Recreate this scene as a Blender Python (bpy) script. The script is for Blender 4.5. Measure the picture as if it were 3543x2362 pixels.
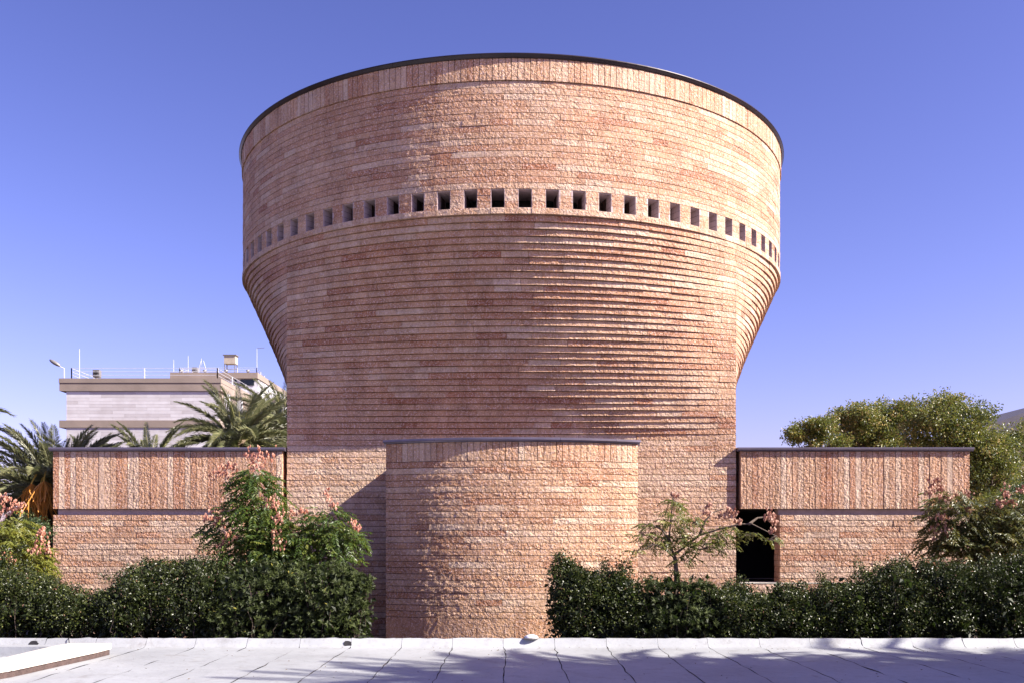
import bpy, math, random
import numpy as np
from math import sin, cos, radians as R_, pi
from mathutils import Vector, Matrix

for _o in list(bpy.data.objects):
    bpy.data.objects.remove(_o)
rnd = random.Random(7)
rng = np.random.default_rng(7)
scene = bpy.context.scene
col = scene.collection

# ------------------------------------------------------------------ camera
E = 2.60                     # eye height over the ground
F = 3462.0                   # focal length in pixels of the 3543 px wide photograph
CX, HY = 1769.6, 1860.0      # vanishing point
D0 = 23.40                   # distance of the flat tower front
W = 5.25                     # half side of the square base
C = 0.1344                   # course height


def at(px, py, d):
    return Vector(((px - CX) / F * d, d, E + (HY - py) / F * d))


cam = bpy.data.cameras.new('camera')
cam.sensor_width = 36.0
cam.lens = F / 3543.0 * 36.0
cam.shift_x = (1771.5 - CX) / 3543.0
cam.shift_y = (HY - 1181.0) / 3543.0
cam.clip_start = 0.1
cam.clip_end = 6000
camo = bpy.data.objects.new('camera', cam)
camo.location = (0, 0, E)
camo.rotation_euler = (pi / 2, 0, 0)
col.objects.link(camo)
scene.camera = camo

# ------------------------------------------------------------------ sky and sun
AZ, EL = R_(108.0), R_(35.4)          # clockwise from +Y, above the horizon
world = bpy.data.worlds.new("World")
scene.world = world
world.use_nodes = True
wn = world.node_tree
bg = wn.nodes['Background']
sky = wn.nodes.new('ShaderNodeTexSky')
sky.sky_type = 'NISHITA'
sky.sun_disc = False
sky.sun_elevation = EL
sky.sun_rotation = AZ
sky.air_density = 1.0
sky.dust_density = 0.8
sky.ozone_density = 2.0
tint = wn.nodes.new('ShaderNodeMix')
tint.data_type = 'RGBA'
tint.blend_type = 'MULTIPLY'
tint.inputs['Factor'].default_value = 1.0
tint.inputs[7].default_value = (0.615, 0.44, 0.68, 1)
film = wn.nodes.new('ShaderNodeGamma')       # slide film deepens the whole sky evenly
film.inputs[1].default_value = 1.28
wn.links.new(sky.outputs[0], film.inputs[0])
wn.links.new(film.outputs[0], tint.inputs[6])
wn.links.new(tint.outputs[2], bg.inputs[0])
bg.inputs[1].default_value = 0.079
sl = bpy.data.lights.new('sun', 'SUN')
sl.energy = 5.0
sl.angle = R_(0.53)
sl.color = (1.0, 0.93, 0.82)
so = bpy.data.objects.new('sun', sl)
to_sun = Vector((sin(AZ) * cos(EL), cos(AZ) * cos(EL), sin(EL)))
so.rotation_euler = to_sun.to_track_quat('Z', 'Y').to_euler()
so.location = (30, -10, 40)
col.objects.link(so)
vs = scene.view_settings
vs.view_transform = 'Standard'
vs.look = 'None'
vs.exposure = 1.38
vs.gamma = 1.0
vs.use_curve_mapping = False

# ------------------------------------------------------------------ materials


def new_mat(name):
    m = bpy.data.materials.new(name)
    m.use_nodes = True
    nt = m.node_tree
    return m, nt, nt.nodes['Principled BSDF']


def N(nt, t, **kw):
    n = nt.nodes.new(t)
    for k, v in kw.items():
        setattr(n, k, v)
    return n


def noise(nt, scale, detail=3.0, rough=0.55, src=None, dist=0.0):
    n = N(nt, 'ShaderNodeTexNoise')
    n.inputs['Scale'].default_value = scale
    n.inputs['Detail'].default_value = detail
    n.inputs['Roughness'].default_value = rough
    n.inputs['Distortion'].default_value = dist
    if src is None:
        g = N(nt, 'ShaderNodeNewGeometry')
        src = g.outputs['Position']
    nt.links.new(src, n.inputs['Vector'])
    return n


def ramp(nt, src, stops, interp='LINEAR'):
    r = N(nt, 'ShaderNodeValToRGB')
    r.color_ramp.interpolation = interp
    e = r.color_ramp.elements
    while len(e) > len(stops):
        e.remove(e[-1])
    while len(e) < len(stops):
        e.new(0.5)
    for i, (p, c) in enumerate(stops):
        e[i].position = p
        e[i].color = c if len(c) == 4 else (*c, 1)
    nt.links.new(src, r.inputs[0])
    return r


def mixc(nt, fac, a, b, blend='MIX'):
    m = N(nt, 'ShaderNodeMix')
    m.data_type = 'RGBA'
    m.blend_type = blend
    for v, i in ((fac, 0), (a, 6), (b, 7)):
        if hasattr(v, 'is_output'):
            nt.links.new(v, m.inputs[i])
        elif i == 0:
            m.inputs[0].default_value = v
        else:
            m.inputs[i].default_value = v if len(v) == 4 else (*v, 1)
    return m.outputs[2]


def attr(nt, name):
    a = N(nt, 'ShaderNodeAttribute')
    a.attribute_name = name
    return a.outputs['Fac']


def stone_material(name, bump_dist, cols):
    m, nt, b = new_mat(name)
    tone = attr(nt, 'tone')
    base = ramp(nt, tone, list(zip((0.0, 0.30, 0.62, 1.0), cols)))
    big = noise(nt, 2.3, 3, 0.6)
    bigr = ramp(nt, big.outputs['Fac'], [(0.3, (0.80, 0.74, 0.70)), (0.7, (1.12, 1.08, 1.05))])
    c1 = mixc(nt, 1.0, base.outputs[0], bigr.outputs[0], 'MULTIPLY')
    fl = noise(nt, 34, 3, 0.7)
    flr = ramp(nt, fl.outputs['Fac'], [(0.50, (0, 0, 0)), (0.68, (1, 1, 1))])
    c2 = mixc(nt, flr.outputs[0], c1, (0.68, 0.50, 0.44, 1))
    f3 = noise(nt, 15, 4, 0.65)
    f3r = ramp(nt, f3.outputs['Fac'], [(0.30, (0.76, 0.68, 0.63)), (0.50, (1.03, 1.03, 1.03))])
    c3 = mixc(nt, 1.0, c2, f3r.outputs[0], 'MULTIPLY')
    # rain streaks and grime, long vertical
    mp = N(nt, 'ShaderNodeMapping')
    mp.inputs['Scale'].default_value = (3.0, 3.0, 0.25)
    g = N(nt, 'ShaderNodeNewGeometry')
    nt.links.new(g.outputs['Position'], mp.inputs[0])
    st = noise(nt, 1.0, 4, 0.6, mp.outputs[0])
    str_ = ramp(nt, st.outputs['Fac'], [(0.34, (0.86, 0.83, 0.82)), (0.60, (1.04, 1.03, 1.02))])
    c4 = mixc(nt, 1.0, c3, str_.outputs[0], 'MULTIPLY')
    nt.links.new(c4, b.inputs['Base Color'])
    b.inputs['Roughness'].default_value = 0.82
    b.inputs['Specular IOR Level'].default_value = 0.35
    n1 = noise(nt, 17, 2.5, 0.6)
    n2 = noise(nt, 48, 2, 0.6)
    mm = N(nt, 'ShaderNodeMath', operation='MULTIPLY_ADD')
    nt.links.new(n2.outputs['Fac'], mm.inputs[0])
    mm.inputs[1].default_value = 0.25
    nt.links.new(n1.outputs['Fac'], mm.inputs[2])
    bp = N(nt, 'ShaderNodeBump')
    bp.inputs['Strength'].default_value = 1.0
    ra = attr(nt, 'rough')
    ms = N(nt, 'ShaderNodeMath', operation='MULTIPLY')
    nt.links.new(ra, ms.inputs[0])
    ms.inputs[1].default_value = bump_dist
    nt.links.new(ms.outputs[0], bp.inputs['Distance'])
    nt.links.new(mm.outputs[0], bp.inputs['Height'])
    nt.links.new(bp.outputs[0], b.inputs['Normal'])
    return m


M = {}
M['stone'] = stone_material('split_stone', 0.052, [(0.320, 0.130, 0.064), (0.420, 0.218, 0.120), (0.492, 0.308, 0.188), (0.575, 0.440, 0.325)])
M['stone_warm'] = stone_material('warm_split_stone', 0.062, [(0.320, 0.140, 0.072), (0.420, 0.226, 0.122), (0.510, 0.320, 0.190), (0.600, 0.460, 0.330)])


def simple(name, color, rough=0.7, metal=0.0, bump=None, var=0.12, vscale=3.0, spec=0.5):
    m, nt, b = new_mat(name)
    n = noise(nt, vscale, 4, 0.6)
    lo = tuple(max(0, c * (1 - var)) for c in color)
    hi = tuple(min(1, c * (1 + var)) for c in color)
    r = ramp(nt, n.outputs['Fac'], [(0.3, lo), (0.7, hi)])
    nt.links.new(r.outputs[0], b.inputs['Base Color'])
    b.inputs['Roughness'].default_value = rough
    b.inputs['Metallic'].default_value = metal
    b.inputs['Specular IOR Level'].default_value = spec
    if bump:
        nb = noise(nt, bump[0], 3, 0.6)
        bp = N(nt, 'ShaderNodeBump')
        bp.inputs['Distance'].default_value = bump[1]
        nt.links.new(nb.outputs['Fac'], bp.inputs['Height'])
        nt.links.new(bp.outputs[0], b.inputs['Normal'])
    return m


M['mortar'] = simple('mortar', (0.06, 0.032, 0.022), 0.95)
M['smooth'] = simple('sawn_stone', (0.44, 0.34, 0.33), 0.6, bump=(40, 0.002), vscale=8)
M['core'] = simple('rendered_core', (0.30, 0.20, 0.16), 0.9)
M['zinc'] = simple('zinc', (0.17, 0.145, 0.185), 0.38, 0.55, vscale=1.5, var=0.2)
M['shaded_zinc'] = simple('shaded_zinc_coping', (0.030, 0.020, 0.024), 0.35, 0.25, vscale=1.5, var=0.25)  # tower coping: zinc with its shade put into the colour
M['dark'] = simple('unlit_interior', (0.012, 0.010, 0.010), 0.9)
M['soil'] = simple('soil', (0.075, 0.050, 0.033), 0.95, bump=(12, 0.03), vscale=1.2, var=0.35)
M['bark'] = simple('bark', (0.11, 0.08, 0.06), 0.9, bump=(30, 0.01), vscale=9, var=0.35)
M['palm_bark'] = simple('palm_bark', (0.15, 0.105, 0.07), 0.95, bump=(14, 0.05), vscale=9, var=0.4)
M['concrete'] = simple('beige_concrete', (0.27, 0.215, 0.175), 0.85, bump=(8, 0.01), vscale=0.5, var=0.14)
M['white_paint'] = simple('white_paint', (0.62, 0.62, 0.64), 0.5)
M['grey_metal'] = simple('grey_metal', (0.22, 0.21, 0.20), 0.5, 0.3)
M['tan_tank'] = simple('tan_tank', (0.42, 0.36, 0.28), 0.6)
M['grey_roof'] = simple('grey_roof', (0.085, 0.075, 0.095), 0.7)
M['black'] = simple('black_rubber_and_hole_shade', (0.02, 0.018, 0.018), 0.6)

m, nt, b = new_mat('dark_window_glass')
b.inputs['Base Color'].default_value = (0.02, 0.025, 0.022, 1)
b.inputs['Roughness'].default_value = 0.08
M['glass'] = m

m, nt, b = new_mat('pale_cladding')
t_ = attr(nt, 'tone')
r = ramp(nt, t_, [(0, (0.49, 0.46, 0.455)), (1, (0.62, 0.60, 0.60))])
nn = noise(nt, 1.2, 4, 0.6)
rr = ramp(nt, nn.outputs['Fac'], [(0.3, (0.9, 0.88, 0.87)), (0.65, (1.03, 1.03, 1.03))])
nt.links.new(mixc(nt, 1, r.outputs[0], rr.outputs[0], 'MULTIPLY'), b.inputs['Base Color'])
b.inputs['Roughness'].default_value = 0.7
M['cladding'] = m

# painted roofing felt: white, dirty along the joints
m, nt, b = new_mat('white_roof_membrane')
n1 = noise(nt, 0.55, 5, 0.65)
r1 = ramp(nt, n1.outputs['Fac'], [(0.30, (0.285, 0.292, 0.300)), (0.62, (0.365, 0.376, 0.385))])
n2 = noise(nt, 9, 5, 0.7)
r2 = ramp(nt, n2.outputs['Fac'], [(0.28, (0.70, 0.66, 0.64)), (0.45, (1, 1, 1))])
c = mixc(nt, 0.8, r1.outputs[0], r2.outputs[0], 'MULTIPLY')
n3 = noise(nt, 60, 2, 0.6)
r3 = ramp(nt, n3.outputs['Fac'], [(0.30, (0.80, 0.78, 0.78)), (0.42, (1, 1, 1))])
c = mixc(nt, 0.7, c, r3.outputs[0], 'MULTIPLY')
n5 = noise(nt, 1.6, 6, 0.72)
r5 = ramp(nt, n5.outputs['Fac'], [(0.30, (0.74, 0.70, 0.67)), (0.44, (1, 1, 1))])
c = mixc(nt, 0.8, c, r5.outputs[0], 'MULTIPLY')
nt.links.new(c, b.inputs['Base Color'])
b.inputs['Roughness'].default_value = 0.65
bp = N(nt, 'ShaderNodeBump')
bp.inputs['Distance'].default_value = 0.012
n4 = noise(nt, 3.5, 4, 0.6)
nt.links.new(n4.outputs['Fac'], bp.inputs['Height'])
nt.links.new(bp.outputs[0], b.inputs['Normal'])
M['membrane'] = m

# curb: white paint peeling to brown
m, nt, b = new_mat('peeling_white_paint')
n1 = noise(nt, 7, 5, 0.7)
r1 = ramp(nt, n1.outputs['Fac'], [(0.36, (0.28, 0.20, 0.18)), (0.42, (0.74, 0.71, 0.66))])
nt.links.new(r1.outputs[0], b.inputs['Base Color'])
b.inputs['Roughness'].default_value = 0.75
M['peeling'] = m
M['worn'] = simple('worn_brown_render', (0.075, 0.048, 0.042), 0.9, bump=(30, 0.02), vscale=12, var=0.3)
M['cream'] = simple('cream_paint', (0.58, 0.54, 0.47), 0.6, bump=(10, 0.01), vscale=3, var=0.06)


def leaf_mat(name, stops, rough=0.35, trans=0.25, tcol=(0.25, 0.35, 0.05), spec=0.5):
    m, nt, b = new_mat(name)
    t = attr(nt, 'tone')
    r = ramp(nt, t, stops)
    nt.links.new(r.outputs[0], b.inputs['Base Color'])
    b.inputs['Roughness'].default_value = rough
    b.inputs['Specular IOR Level'].default_value = spec
    tr = N(nt, 'ShaderNodeBsdfTranslucent')
    tr.inputs[0].default_value = (*tcol, 1)
    mx = N(nt, 'ShaderNodeMixShader')
    mx.inputs[0].default_value = trans
    nt.links.new(b.outputs[0], mx.inputs[1])
    nt.links.new(tr.outputs[0], mx.inputs[2])
    nt.links.new(mx.outputs[0], nt.nodes['Material Output'].inputs[0])
    return m


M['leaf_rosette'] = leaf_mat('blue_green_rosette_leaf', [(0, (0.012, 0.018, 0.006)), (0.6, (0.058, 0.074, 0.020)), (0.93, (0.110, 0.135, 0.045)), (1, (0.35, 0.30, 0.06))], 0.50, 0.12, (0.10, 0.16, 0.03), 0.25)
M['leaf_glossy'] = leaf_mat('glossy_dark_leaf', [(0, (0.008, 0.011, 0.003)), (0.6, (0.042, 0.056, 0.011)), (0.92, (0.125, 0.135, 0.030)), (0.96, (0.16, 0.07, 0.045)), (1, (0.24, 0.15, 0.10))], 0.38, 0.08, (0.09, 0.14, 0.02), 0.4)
M['leaf_rain'] = leaf_mat('feathery_green_leaf', [(0, (0.020, 0.045, 0.010)), (0.6, (0.060, 0.100, 0.020)), (1, (0.17, 0.18, 0.035))], 0.45, 0.30, (0.22, 0.28, 0.03))
M['leaf_rain_open'] = leaf_mat('olive_leaf', [(0, (0.035, 0.050, 0.012)), (0.6, (0.105, 0.125, 0.03)), (1, (0.28, 0.25, 0.06))], 0.45, 0.30, (0.25, 0.26, 0.04))
M['leaf_rain_dark'] = leaf_mat('olive_autumn_leaf', [(0, (0.030, 0.042, 0.012)), (0.6, (0.085, 0.100, 0.025)), (0.85, (0.19, 0.14, 0.04)), (1, (0.33, 0.15, 0.07))], 0.45, 0.25, (0.22, 0.20, 0.04))
M['leaf_yellow'] = leaf_mat('yellow_green_leaf', [(0, (0.060, 0.080, 0.014)), (0.6, (0.15, 0.165, 0.022)), (1, (0.25, 0.22, 0.04))], 0.45, 0.30, (0.30, 0.28, 0.03))
M['leaf_tree'] = leaf_mat('tree_leaf', [(0, (0.022, 0.040, 0.010)), (0.45, (0.105, 0.130, 0.028)), (0.8, (0.25, 0.225, 0.055)), (1, (0.42, 0.29, 0.10))], 0.40, 0.25, (0.25, 0.28, 0.05))
M['leaf_tree_dark'] = leaf_mat('dark_tree_leaf', [(0, (0.022, 0.045, 0.018)), (0.6, (0.055, 0.09, 0.034)), (1, (0.13, 0.14, 0.05))], 0.40, 0.22, (0.15, 0.2, 0.05))
M['pod'] = leaf_mat('papery_pink_pod', [(0, (0.36, 0.13, 0.08)), (0.5, (0.55, 0.25, 0.17)), (1, (0.64, 0.40, 0.28))], 0.6, 0.30, (0.62, 0.25, 0.16))
M['pod_dull'] = leaf_mat('faded_papery_pod', [(0, (0.26, 0.11, 0.07)), (0.5, (0.46, 0.24, 0.17)), (1, (0.58, 0.38, 0.28))], 0.6, 0.35, (0.55, 0.28, 0.18))
M['frond'] = leaf_mat('palm_leaflet', [(0, (0.055, 0.064, 0.030)), (0.5, (0.165, 0.175, 0.085)), (1, (0.33, 0.31, 0.16))], 0.38, 0.18, (0.22, 0.25, 0.09))
M['frond_dead'] = leaf_mat('dry_palm_leaflet', [(0, (0.12, 0.09, 0.05)), (1, (0.27, 0.21, 0.13))], 0.6, 0.15, (0.25, 0.2, 0.1))
M['rachis'] = simple('palm_rachis', (0.27, 0.25, 0.09), 0.5)
M['dates'] = leaf_mat('orange_dates', [(0, (0.42, 0.14, 0.02)), (1, (0.70, 0.33, 0.05))], 0.5, 0.1, (0.5, 0.2, 0.02))
M['stalk'] = simple('yellow_stalk', (0.62, 0.40, 0.06), 0.5)
M['straw'] = M['frond_dead']

# ------------------------------------------------------------------ mesh helpers


def mesh_from(name, V, F_, mats, attrs=None, smooth=False, mi=None):
    """V (n,3) array; F_ list of (k,4)/(k,3) int arrays; attrs dict name -> per-face float"""
    me = bpy.data.meshes.new(name)
    V = np.asarray(V, dtype=np.float32)
    loops, totals = [], []
    for f in F_:
        f = np.asarray(f, dtype=np.int32)
        if len(f) == 0:
            continue
        loops.append(f.ravel())
        totals.append(np.full(len(f), f.shape[1], dtype=np.int32))
    loops = np.concatenate(loops)
    totals = np.concatenate(totals)
    starts = np.concatenate(([0], np.cumsum(totals)[:-1])).astype(np.int32)
    me.vertices.add(len(V))
    me.vertices.foreach_set('co', V.ravel())
    me.loops.add(len(loops))
    me.loops.foreach_set('vertex_index', loops)
    me.polygons.add(len(totals))
    me.polygons.foreach_set('loop_start', starts)
    me.polygons.foreach_set('loop_total', totals)
    me.polygons.foreach_set('use_smooth', np.full(len(totals), bool(smooth)))
    if not isinstance(mats, (list, tuple)):
        mats = [mats]
    for m_ in mats:
        me.materials.append(m_)
    if mi is not None:
        me.polygons.foreach_set('material_index', np.asarray(mi, dtype=np.int32))
    if attrs:
        for k, v in attrs.items():
            a = me.attributes.new(k, 'FLOAT', 'FACE')
            a.data.foreach_set('value', np.asarray(v, dtype=np.float32) * np.ones(len(totals), dtype=np.float32))
    me.update(calc_edges=True)
    return me


def link(name, me, parent=None, loc=None, rot=None, scale=None):
    o = bpy.data.objects.new(name, me)
    col.objects.link(o)
    if parent is not None:
        o.parent = parent
    if loc is not None:
        o.location = loc
    if rot is not None:
        o.rotation_euler = rot
    if scale is not None:
        o.scale = scale
    return o


def thing(name, label, cat, loc=(0, 0, 0), rz=0, group=None):
    o = bpy.data.objects.new(name, None)
    o.empty_display_size = 0.3
    col.objects.link(o)
    o.location = loc
    o.rotation_euler = (0, 0, rz)
    o['label'] = label
    o['category'] = cat
    if group:
        o['group'] = group
    return o


class MB:
    """collects boxes, prisms and tubes into one mesh"""

    def __init__(self):
        self.v, self.q, self.t, self.n = [], [], [], 0

    def add(self, V, Q=None, T=None):
        V = np.asarray(V, dtype=float)
        self.v.append(V)
        if Q is not None and len(Q):
            self.q.append(np.asarray(Q) + self.n)
        if T is not None and len(T):
            self.t.append(np.asarray(T) + self.n)
        self.n += len(V)
        return self

    def box(self, a, b, rz=0.0, o=(0, 0, 0)):
        x0, y0, z0 = a
        x1, y1, z1 = b
        V = np.array([(x0, y0, z0), (x1, y0, z0), (x1, y1, z0), (x0, y1, z0), (x0, y0, z1), (x1, y0, z1), (x1, y1, z1), (x0, y1, z1)], float)
        if rz:
            c_, s_ = cos(rz), sin(rz)
            V = np.stack([V[:, 0] * c_ - V[:, 1] * s_, V[:, 0] * s_ + V[:, 1] * c_, V[:, 2]], 1)
        V = V + np.array(o)
        return self.add(V, [(0, 3, 2, 1), (4, 5, 6, 7), (0, 1, 5, 4), (1, 2, 6, 5), (2, 3, 7, 6), (3, 0, 4, 7)])

    def tube(self, P, r, k=6, cap=True):
        P = np.asarray(P, float)
        n = len(P)
        r = np.ones(n) * r if np.isscalar(r) else np.asarray(r, float)
        T = np.gradient(P, axis=0)
        T /= np.linalg.norm(T, axis=1)[:, None] + 1e-9
        ref = np.array([0.13, 0.21, 0.97]) if abs(T[0, 2]) < 0.8 else np.array([0.97, 0.13, 0.21])
        ang = np.arange(k) / k * 2 * pi
        V = []
        for i in range(n):
            u = np.cross(T[i], ref)
            u /= np.linalg.norm(u) + 1e-9
            w_ = np.cross(T[i], u)
            V.append(P[i] + r[i] * (np.cos(ang)[:, None] * u + np.sin(ang)[:, None] * w_))
        V = np.concatenate(V)
        Q = []
        for i in range(n - 1):
            for j in range(k):
                a, b_ = i * k + j, i * k + (j + 1) % k
                Q.append((a, b_, b_ + k, a + k))
        Tt = []
        if cap:
            V = np.concatenate([V, P[:1], P[-1:]])
            c0, c1 = n * k, n * k + 1
            for j in range(k):
                Tt.append((c0, (j + 1) % k, j))
                Tt.append((c1, (n - 1) * k + j, (n - 1) * k + (j + 1) % k))
        return self.add(V, Q, Tt)

    def mesh(self, name, mat, smooth=False, attrs=None):
        F_ = []
        if self.q:
            F_.append(np.concatenate(self.q))
        if self.t:
            F_.append(np.concatenate(self.t))
        return mesh_from(name, np.concatenate(self.v), F_, mat, attrs, smooth)

    def build(self, name, mat, parent=None, loc=None, smooth=False, attrs=None):
        return link(name, self.mesh(name, mat, smooth, attrs), parent, loc)


def prism(pts, z0, z1):
    """closed outline (counter-clockwise) extruded; caps as n-gons via fans"""
    n = len(pts)
    V = [(x, y, z0) for x, y in pts] + [(x, y, z1) for x, y in pts]
    Q = [(i, (i + 1) % n, n + (i + 1) % n, n + i) for i in range(n)]
    cx = sum(p[0] for p in pts) / n
    cy = sum(p[1] for p in pts) / n
    V += [(cx, cy, z0), (cx, cy, z1)]
    T = []
    for i in range(n):
        T.append((2 * n, (i + 1) % n, i))
        T.append((2 * n + 1, n + i, n + (i + 1) % n))
    return V, Q, T


# ------------------------------------------------------------------ stones
class Stones:
    """stones of one kind on one thing; the largest in view become parts, the rest one part"""

    def __init__(self, parent, name, limit=300):
        self.parent, self.name, self.limit, self.items = parent, name, limit, []
        self.org = np.array(parent.location)

    def add(self, mapf, u0, u1, z0, z1, relief=0.016, depth=0.06, nx=None, nz=3, tone=None, rough=None, score=1.0, gap=0.0058, base=0.0, edge=0.30):
        L, H = u1 - u0, z1 - z0
        if nx is None:
            nx = max(2, int(round(L / 0.065)))
        if nz is None:
            nz = max(2, int(round(H / 0.085)))
        gu = gap * 0.5 if L > H * 0.9 else gap
        us = np.linspace(u0 + gu, u1 - gu, nx + 1)
        zs = np.linspace(z0 + gap, z1 - gap, nz + 1)
        U, Z = np.meshgrid(us, zs)
        if rough is None:
            rough = 0.25 + 0.75 * rng.random() ** 0.6
        am = relief * 0.50 * (0.25 + 0.75 * rough)
        O = np.clip(rng.normal(0, 0.42, U.shape), -0.8, 0.9) * am
        O[0, :] *= edge
        O[-1, :] *= edge
        O[:, 0] *= edge
        O[:, -1] *= edge
        O[1:-1] += am * 0.12
        O += base + rng.normal(0, 0.0025)
        n_in = U.size
        idx = np.arange(n_in).reshape(U.shape)
        q = np.stack([idx[:-1, :-1], idx[:-1, 1:], idx[1:, 1:], idx[1:, :-1]], -1).reshape(-1, 4)
        ring = np.concatenate([idx[0, :], idx[1:, -1], idx[-1, -2::-1], idx[-2:0:-1, 0]])
        k = len(ring)
        uu, zz, oo = U.ravel(), Z.ravel(), O.ravel()
        bu, bz = uu[ring], zz[ring]
        bo = np.full(k, -depth)
        P = mapf(np.concatenate([uu, bu]), np.concatenate([zz, bz]), np.concatenate([oo, bo]))
        j = np.arange(k)
        jn = (j + 1) % k
        qs = np.stack([ring[j], n_in + j, n_in + jn, ring[jn]], -1)
        Q = np.concatenate([q, qs])
        if tone is None:
            tone = float(np.clip(rng.normal(0.55, 0.24), 0, 1))
        if score > 0:
            c_ = mapf(np.array([u0, u1]), np.array([(z0 + z1) / 2] * 2), np.array([0.0, 0.0]))
            d = c_.mean(0)[1]
            w_ = abs(c_[1, 0] / c_[1, 1] - c_[0, 0] / c_[0, 1]) * F
            h_ = H / d * F
            x_ = abs(c_.mean(0)[0] / d * F)
            score = score * (w_ * h_ if min(w_, h_) > 7 and x_ < 1790 else 0.0)
        self.items.append((score, P, Q, tone, rough))

    def finish(self, mat):
        its = sorted(self.items, key=lambda t: -t[0])
        rest = []
        for i, it in enumerate(its):
            s, P, Q, tone, rough = it
            if s > 0 and i < self.limit:
                c_ = P.mean(0)
                me = mesh_from(self.name, P - c_, [Q], mat, {'tone': tone, 'rough': rough})
                link(self.name, me, self.parent, tuple(c_ - self.org))
            else:
                rest.append(it)
        if rest:
            off, Vs, Qs, ts, rs = 0, [], [], [], []
            for s, P, Q, tone, rough in rest:
                Vs.append(P)
                Qs.append(Q + off)
                ts.append(np.full(len(Q), tone))
                rs.append(np.full(len(Q), rough))
                off += len(P)
            me = mesh_from(self.name + 's_beyond', np.concatenate(Vs) - self.org, [np.concatenate(Qs)], mat,
                           {'tone': np.concatenate(ts), 'rough': np.concatenate(rs)})
            o = link(self.name + 's', me, self.parent)
            if len(rest) > 1:
                o['kind'] = 'stuff'


def lengths(total, lo=0.36, hi=0.80, start=None):
    """cut a run into stone lengths"""
    out, u = [0.0], 0.0
    if start is not None:
        out.append(start)
        u = start
    while total - u > hi * 1.25:
        u += rnd.choice((0.4, 0.5, 0.6, 0.6, 0.7, 0.8)) * rnd.uniform(0.92, 1.06) if hi > 0.7 else rnd.uniform(lo, hi)
        out.append(u)
    if total - out[-1] < lo * 0.6 and len(out) > 1:
        out[-1] = total
    else:
        out.append(total)
    return out


def tones(prev=[0.55]):
    """tones wander along a course, with now and then an odd stone"""
    r_ = rnd.random()
    if r_ < 0.09:
        t = rnd.uniform(0.05, 0.3)
    elif r_ < 0.22:
        t = rnd.uniform(0.75, 0.95)
    else:
        t = prev[0] * 0.5 + rnd.gauss(0.53, 0.15) * 0.5
    prev[0] = t
    return max(0, min(1, t))


# ================================================================== GROUND AND TERRACE
gm = MB()
gm.add([(-900, -300, 0), (900, -300, 0), (900, 2500, 0), (-900, 2500, 0)], [(0, 1, 2, 3)])
ground = gm.build('ground', M['soil'])
ground['kind'] = 'structure'
ground['label'] = 'brown planted soil around the stone building'

ZT = E - 1.95          # top of the roof terrace
YU = 17.77             # foot of its upstand
terr = bpy.data.objects.new('roof_terrace', None)
col.objects.link(terr)
terr['kind'] = 'structure'
terr['label'] = 'white painted flat roof in front of the hedges'
bm_ = MB()
bm_.box((-40, -8, 0.0), (40, 17.985, ZT - 0.03))
bm_.box((-40, YU + 0.165, ZT - 0.03), (40, 17.98, ZT + 0.10))
bm_.build('roof_slab', M['worn'], terr)
# membrane strips with wandering joints; each one runs up the small upstand
pitch = 0.913
x_first = -0.137
jx = []
for k in range(-22, 23):
    ys = np.concatenate([np.linspace(-2, 8, 6), np.linspace(9, YU, 26)])
    wob = np.cumsum(rng.normal(0, 0.007, len(ys)))
    wob -= np.linspace(wob[0], wob[-1], len(ys))
    wob += 0.010 * np.sin(ys * 7 + k) + rng.normal(0, 0.005, len(ys))
    jx.append((x_first + k * pitch + wob + rnd.gauss(0, 0.012), ys))
for i in range(len(jx) - 1):
    (xa, ys), (xb, _) = jx[i], jx[i + 1]
    g0 = 0.009 + np.abs(rng.normal(0, 0.006, len(ys)))
    V, Q = [], []
    prof = [(YU, 0.0), (YU + 0.06, 0.015), (YU + 0.12, 0.065), (YU + 0.17, 0.135), (YU + 0.19, 0.150), (YU + 0.215, 0.148), (YU + 0.217, 0.02)]
    rows = [(xa[j] + g0[j], xb[j], y, 0.0) for j, y in enumerate(ys)] + [(xa[-1] + 0.005, xb[-1], y, z + rnd.gauss(0, 0.002)) for y, z in prof[1:]]
    NX = 6
    for (a, b_, y, z) in rows:
        for j in range(NX + 1):
            t = j / NX
            zz = z + (0.004 * sin(t * pi) + rnd.gauss(0, 0.0016) if y > 8 else 0) + (rnd.gauss(0, 0.005) if y > YU + 0.08 else 0)
            if j in (0, NX) and y > 8:
                zz += rnd.uniform(-0.001, 0.007)
            V.append((a + (b_ - a) * t, y, ZT + zz))
    for r0 in range(len(rows) - 1):
        for j in range(NX):
            a = r0 * (NX + 1) + j
            Q.append((a, a + 1, a + NX + 2, a + NX + 1))
    me = mesh_from('membrane_strip', np.array(V), [np.array(Q)], M['membrane'], smooth=True)
    link('membrane_strip', me, terr)
# scuppers in the upstand: flat torn-edged discs, the darkness of the holes painted black
for px_, w_ in ((1203, 0.075), (115, 0.085)):
    X = (px_ - CX) / F * (YU + 0.09)
    V, Q, T = [], [], []
    n = 14
    for k in range(n):
        a = 2 * pi * k / n
        rr_ = 1 + rnd.uniform(-0.15, 0.15)
        V.append((X + w_ * cos(a) * rr_, YU + 0.100 + 0.038 * sin(a) * rr_, ZT + 0.066 + 0.052 * sin(a) * rr_))
    V.append((X, YU + 0.103, ZT + 0.064))
    T = [(k, (k + 1) % n, n) for k in range(n)]
    s_ = MB().add(V, None, T).build('scupper', M['black'], terr)
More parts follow.
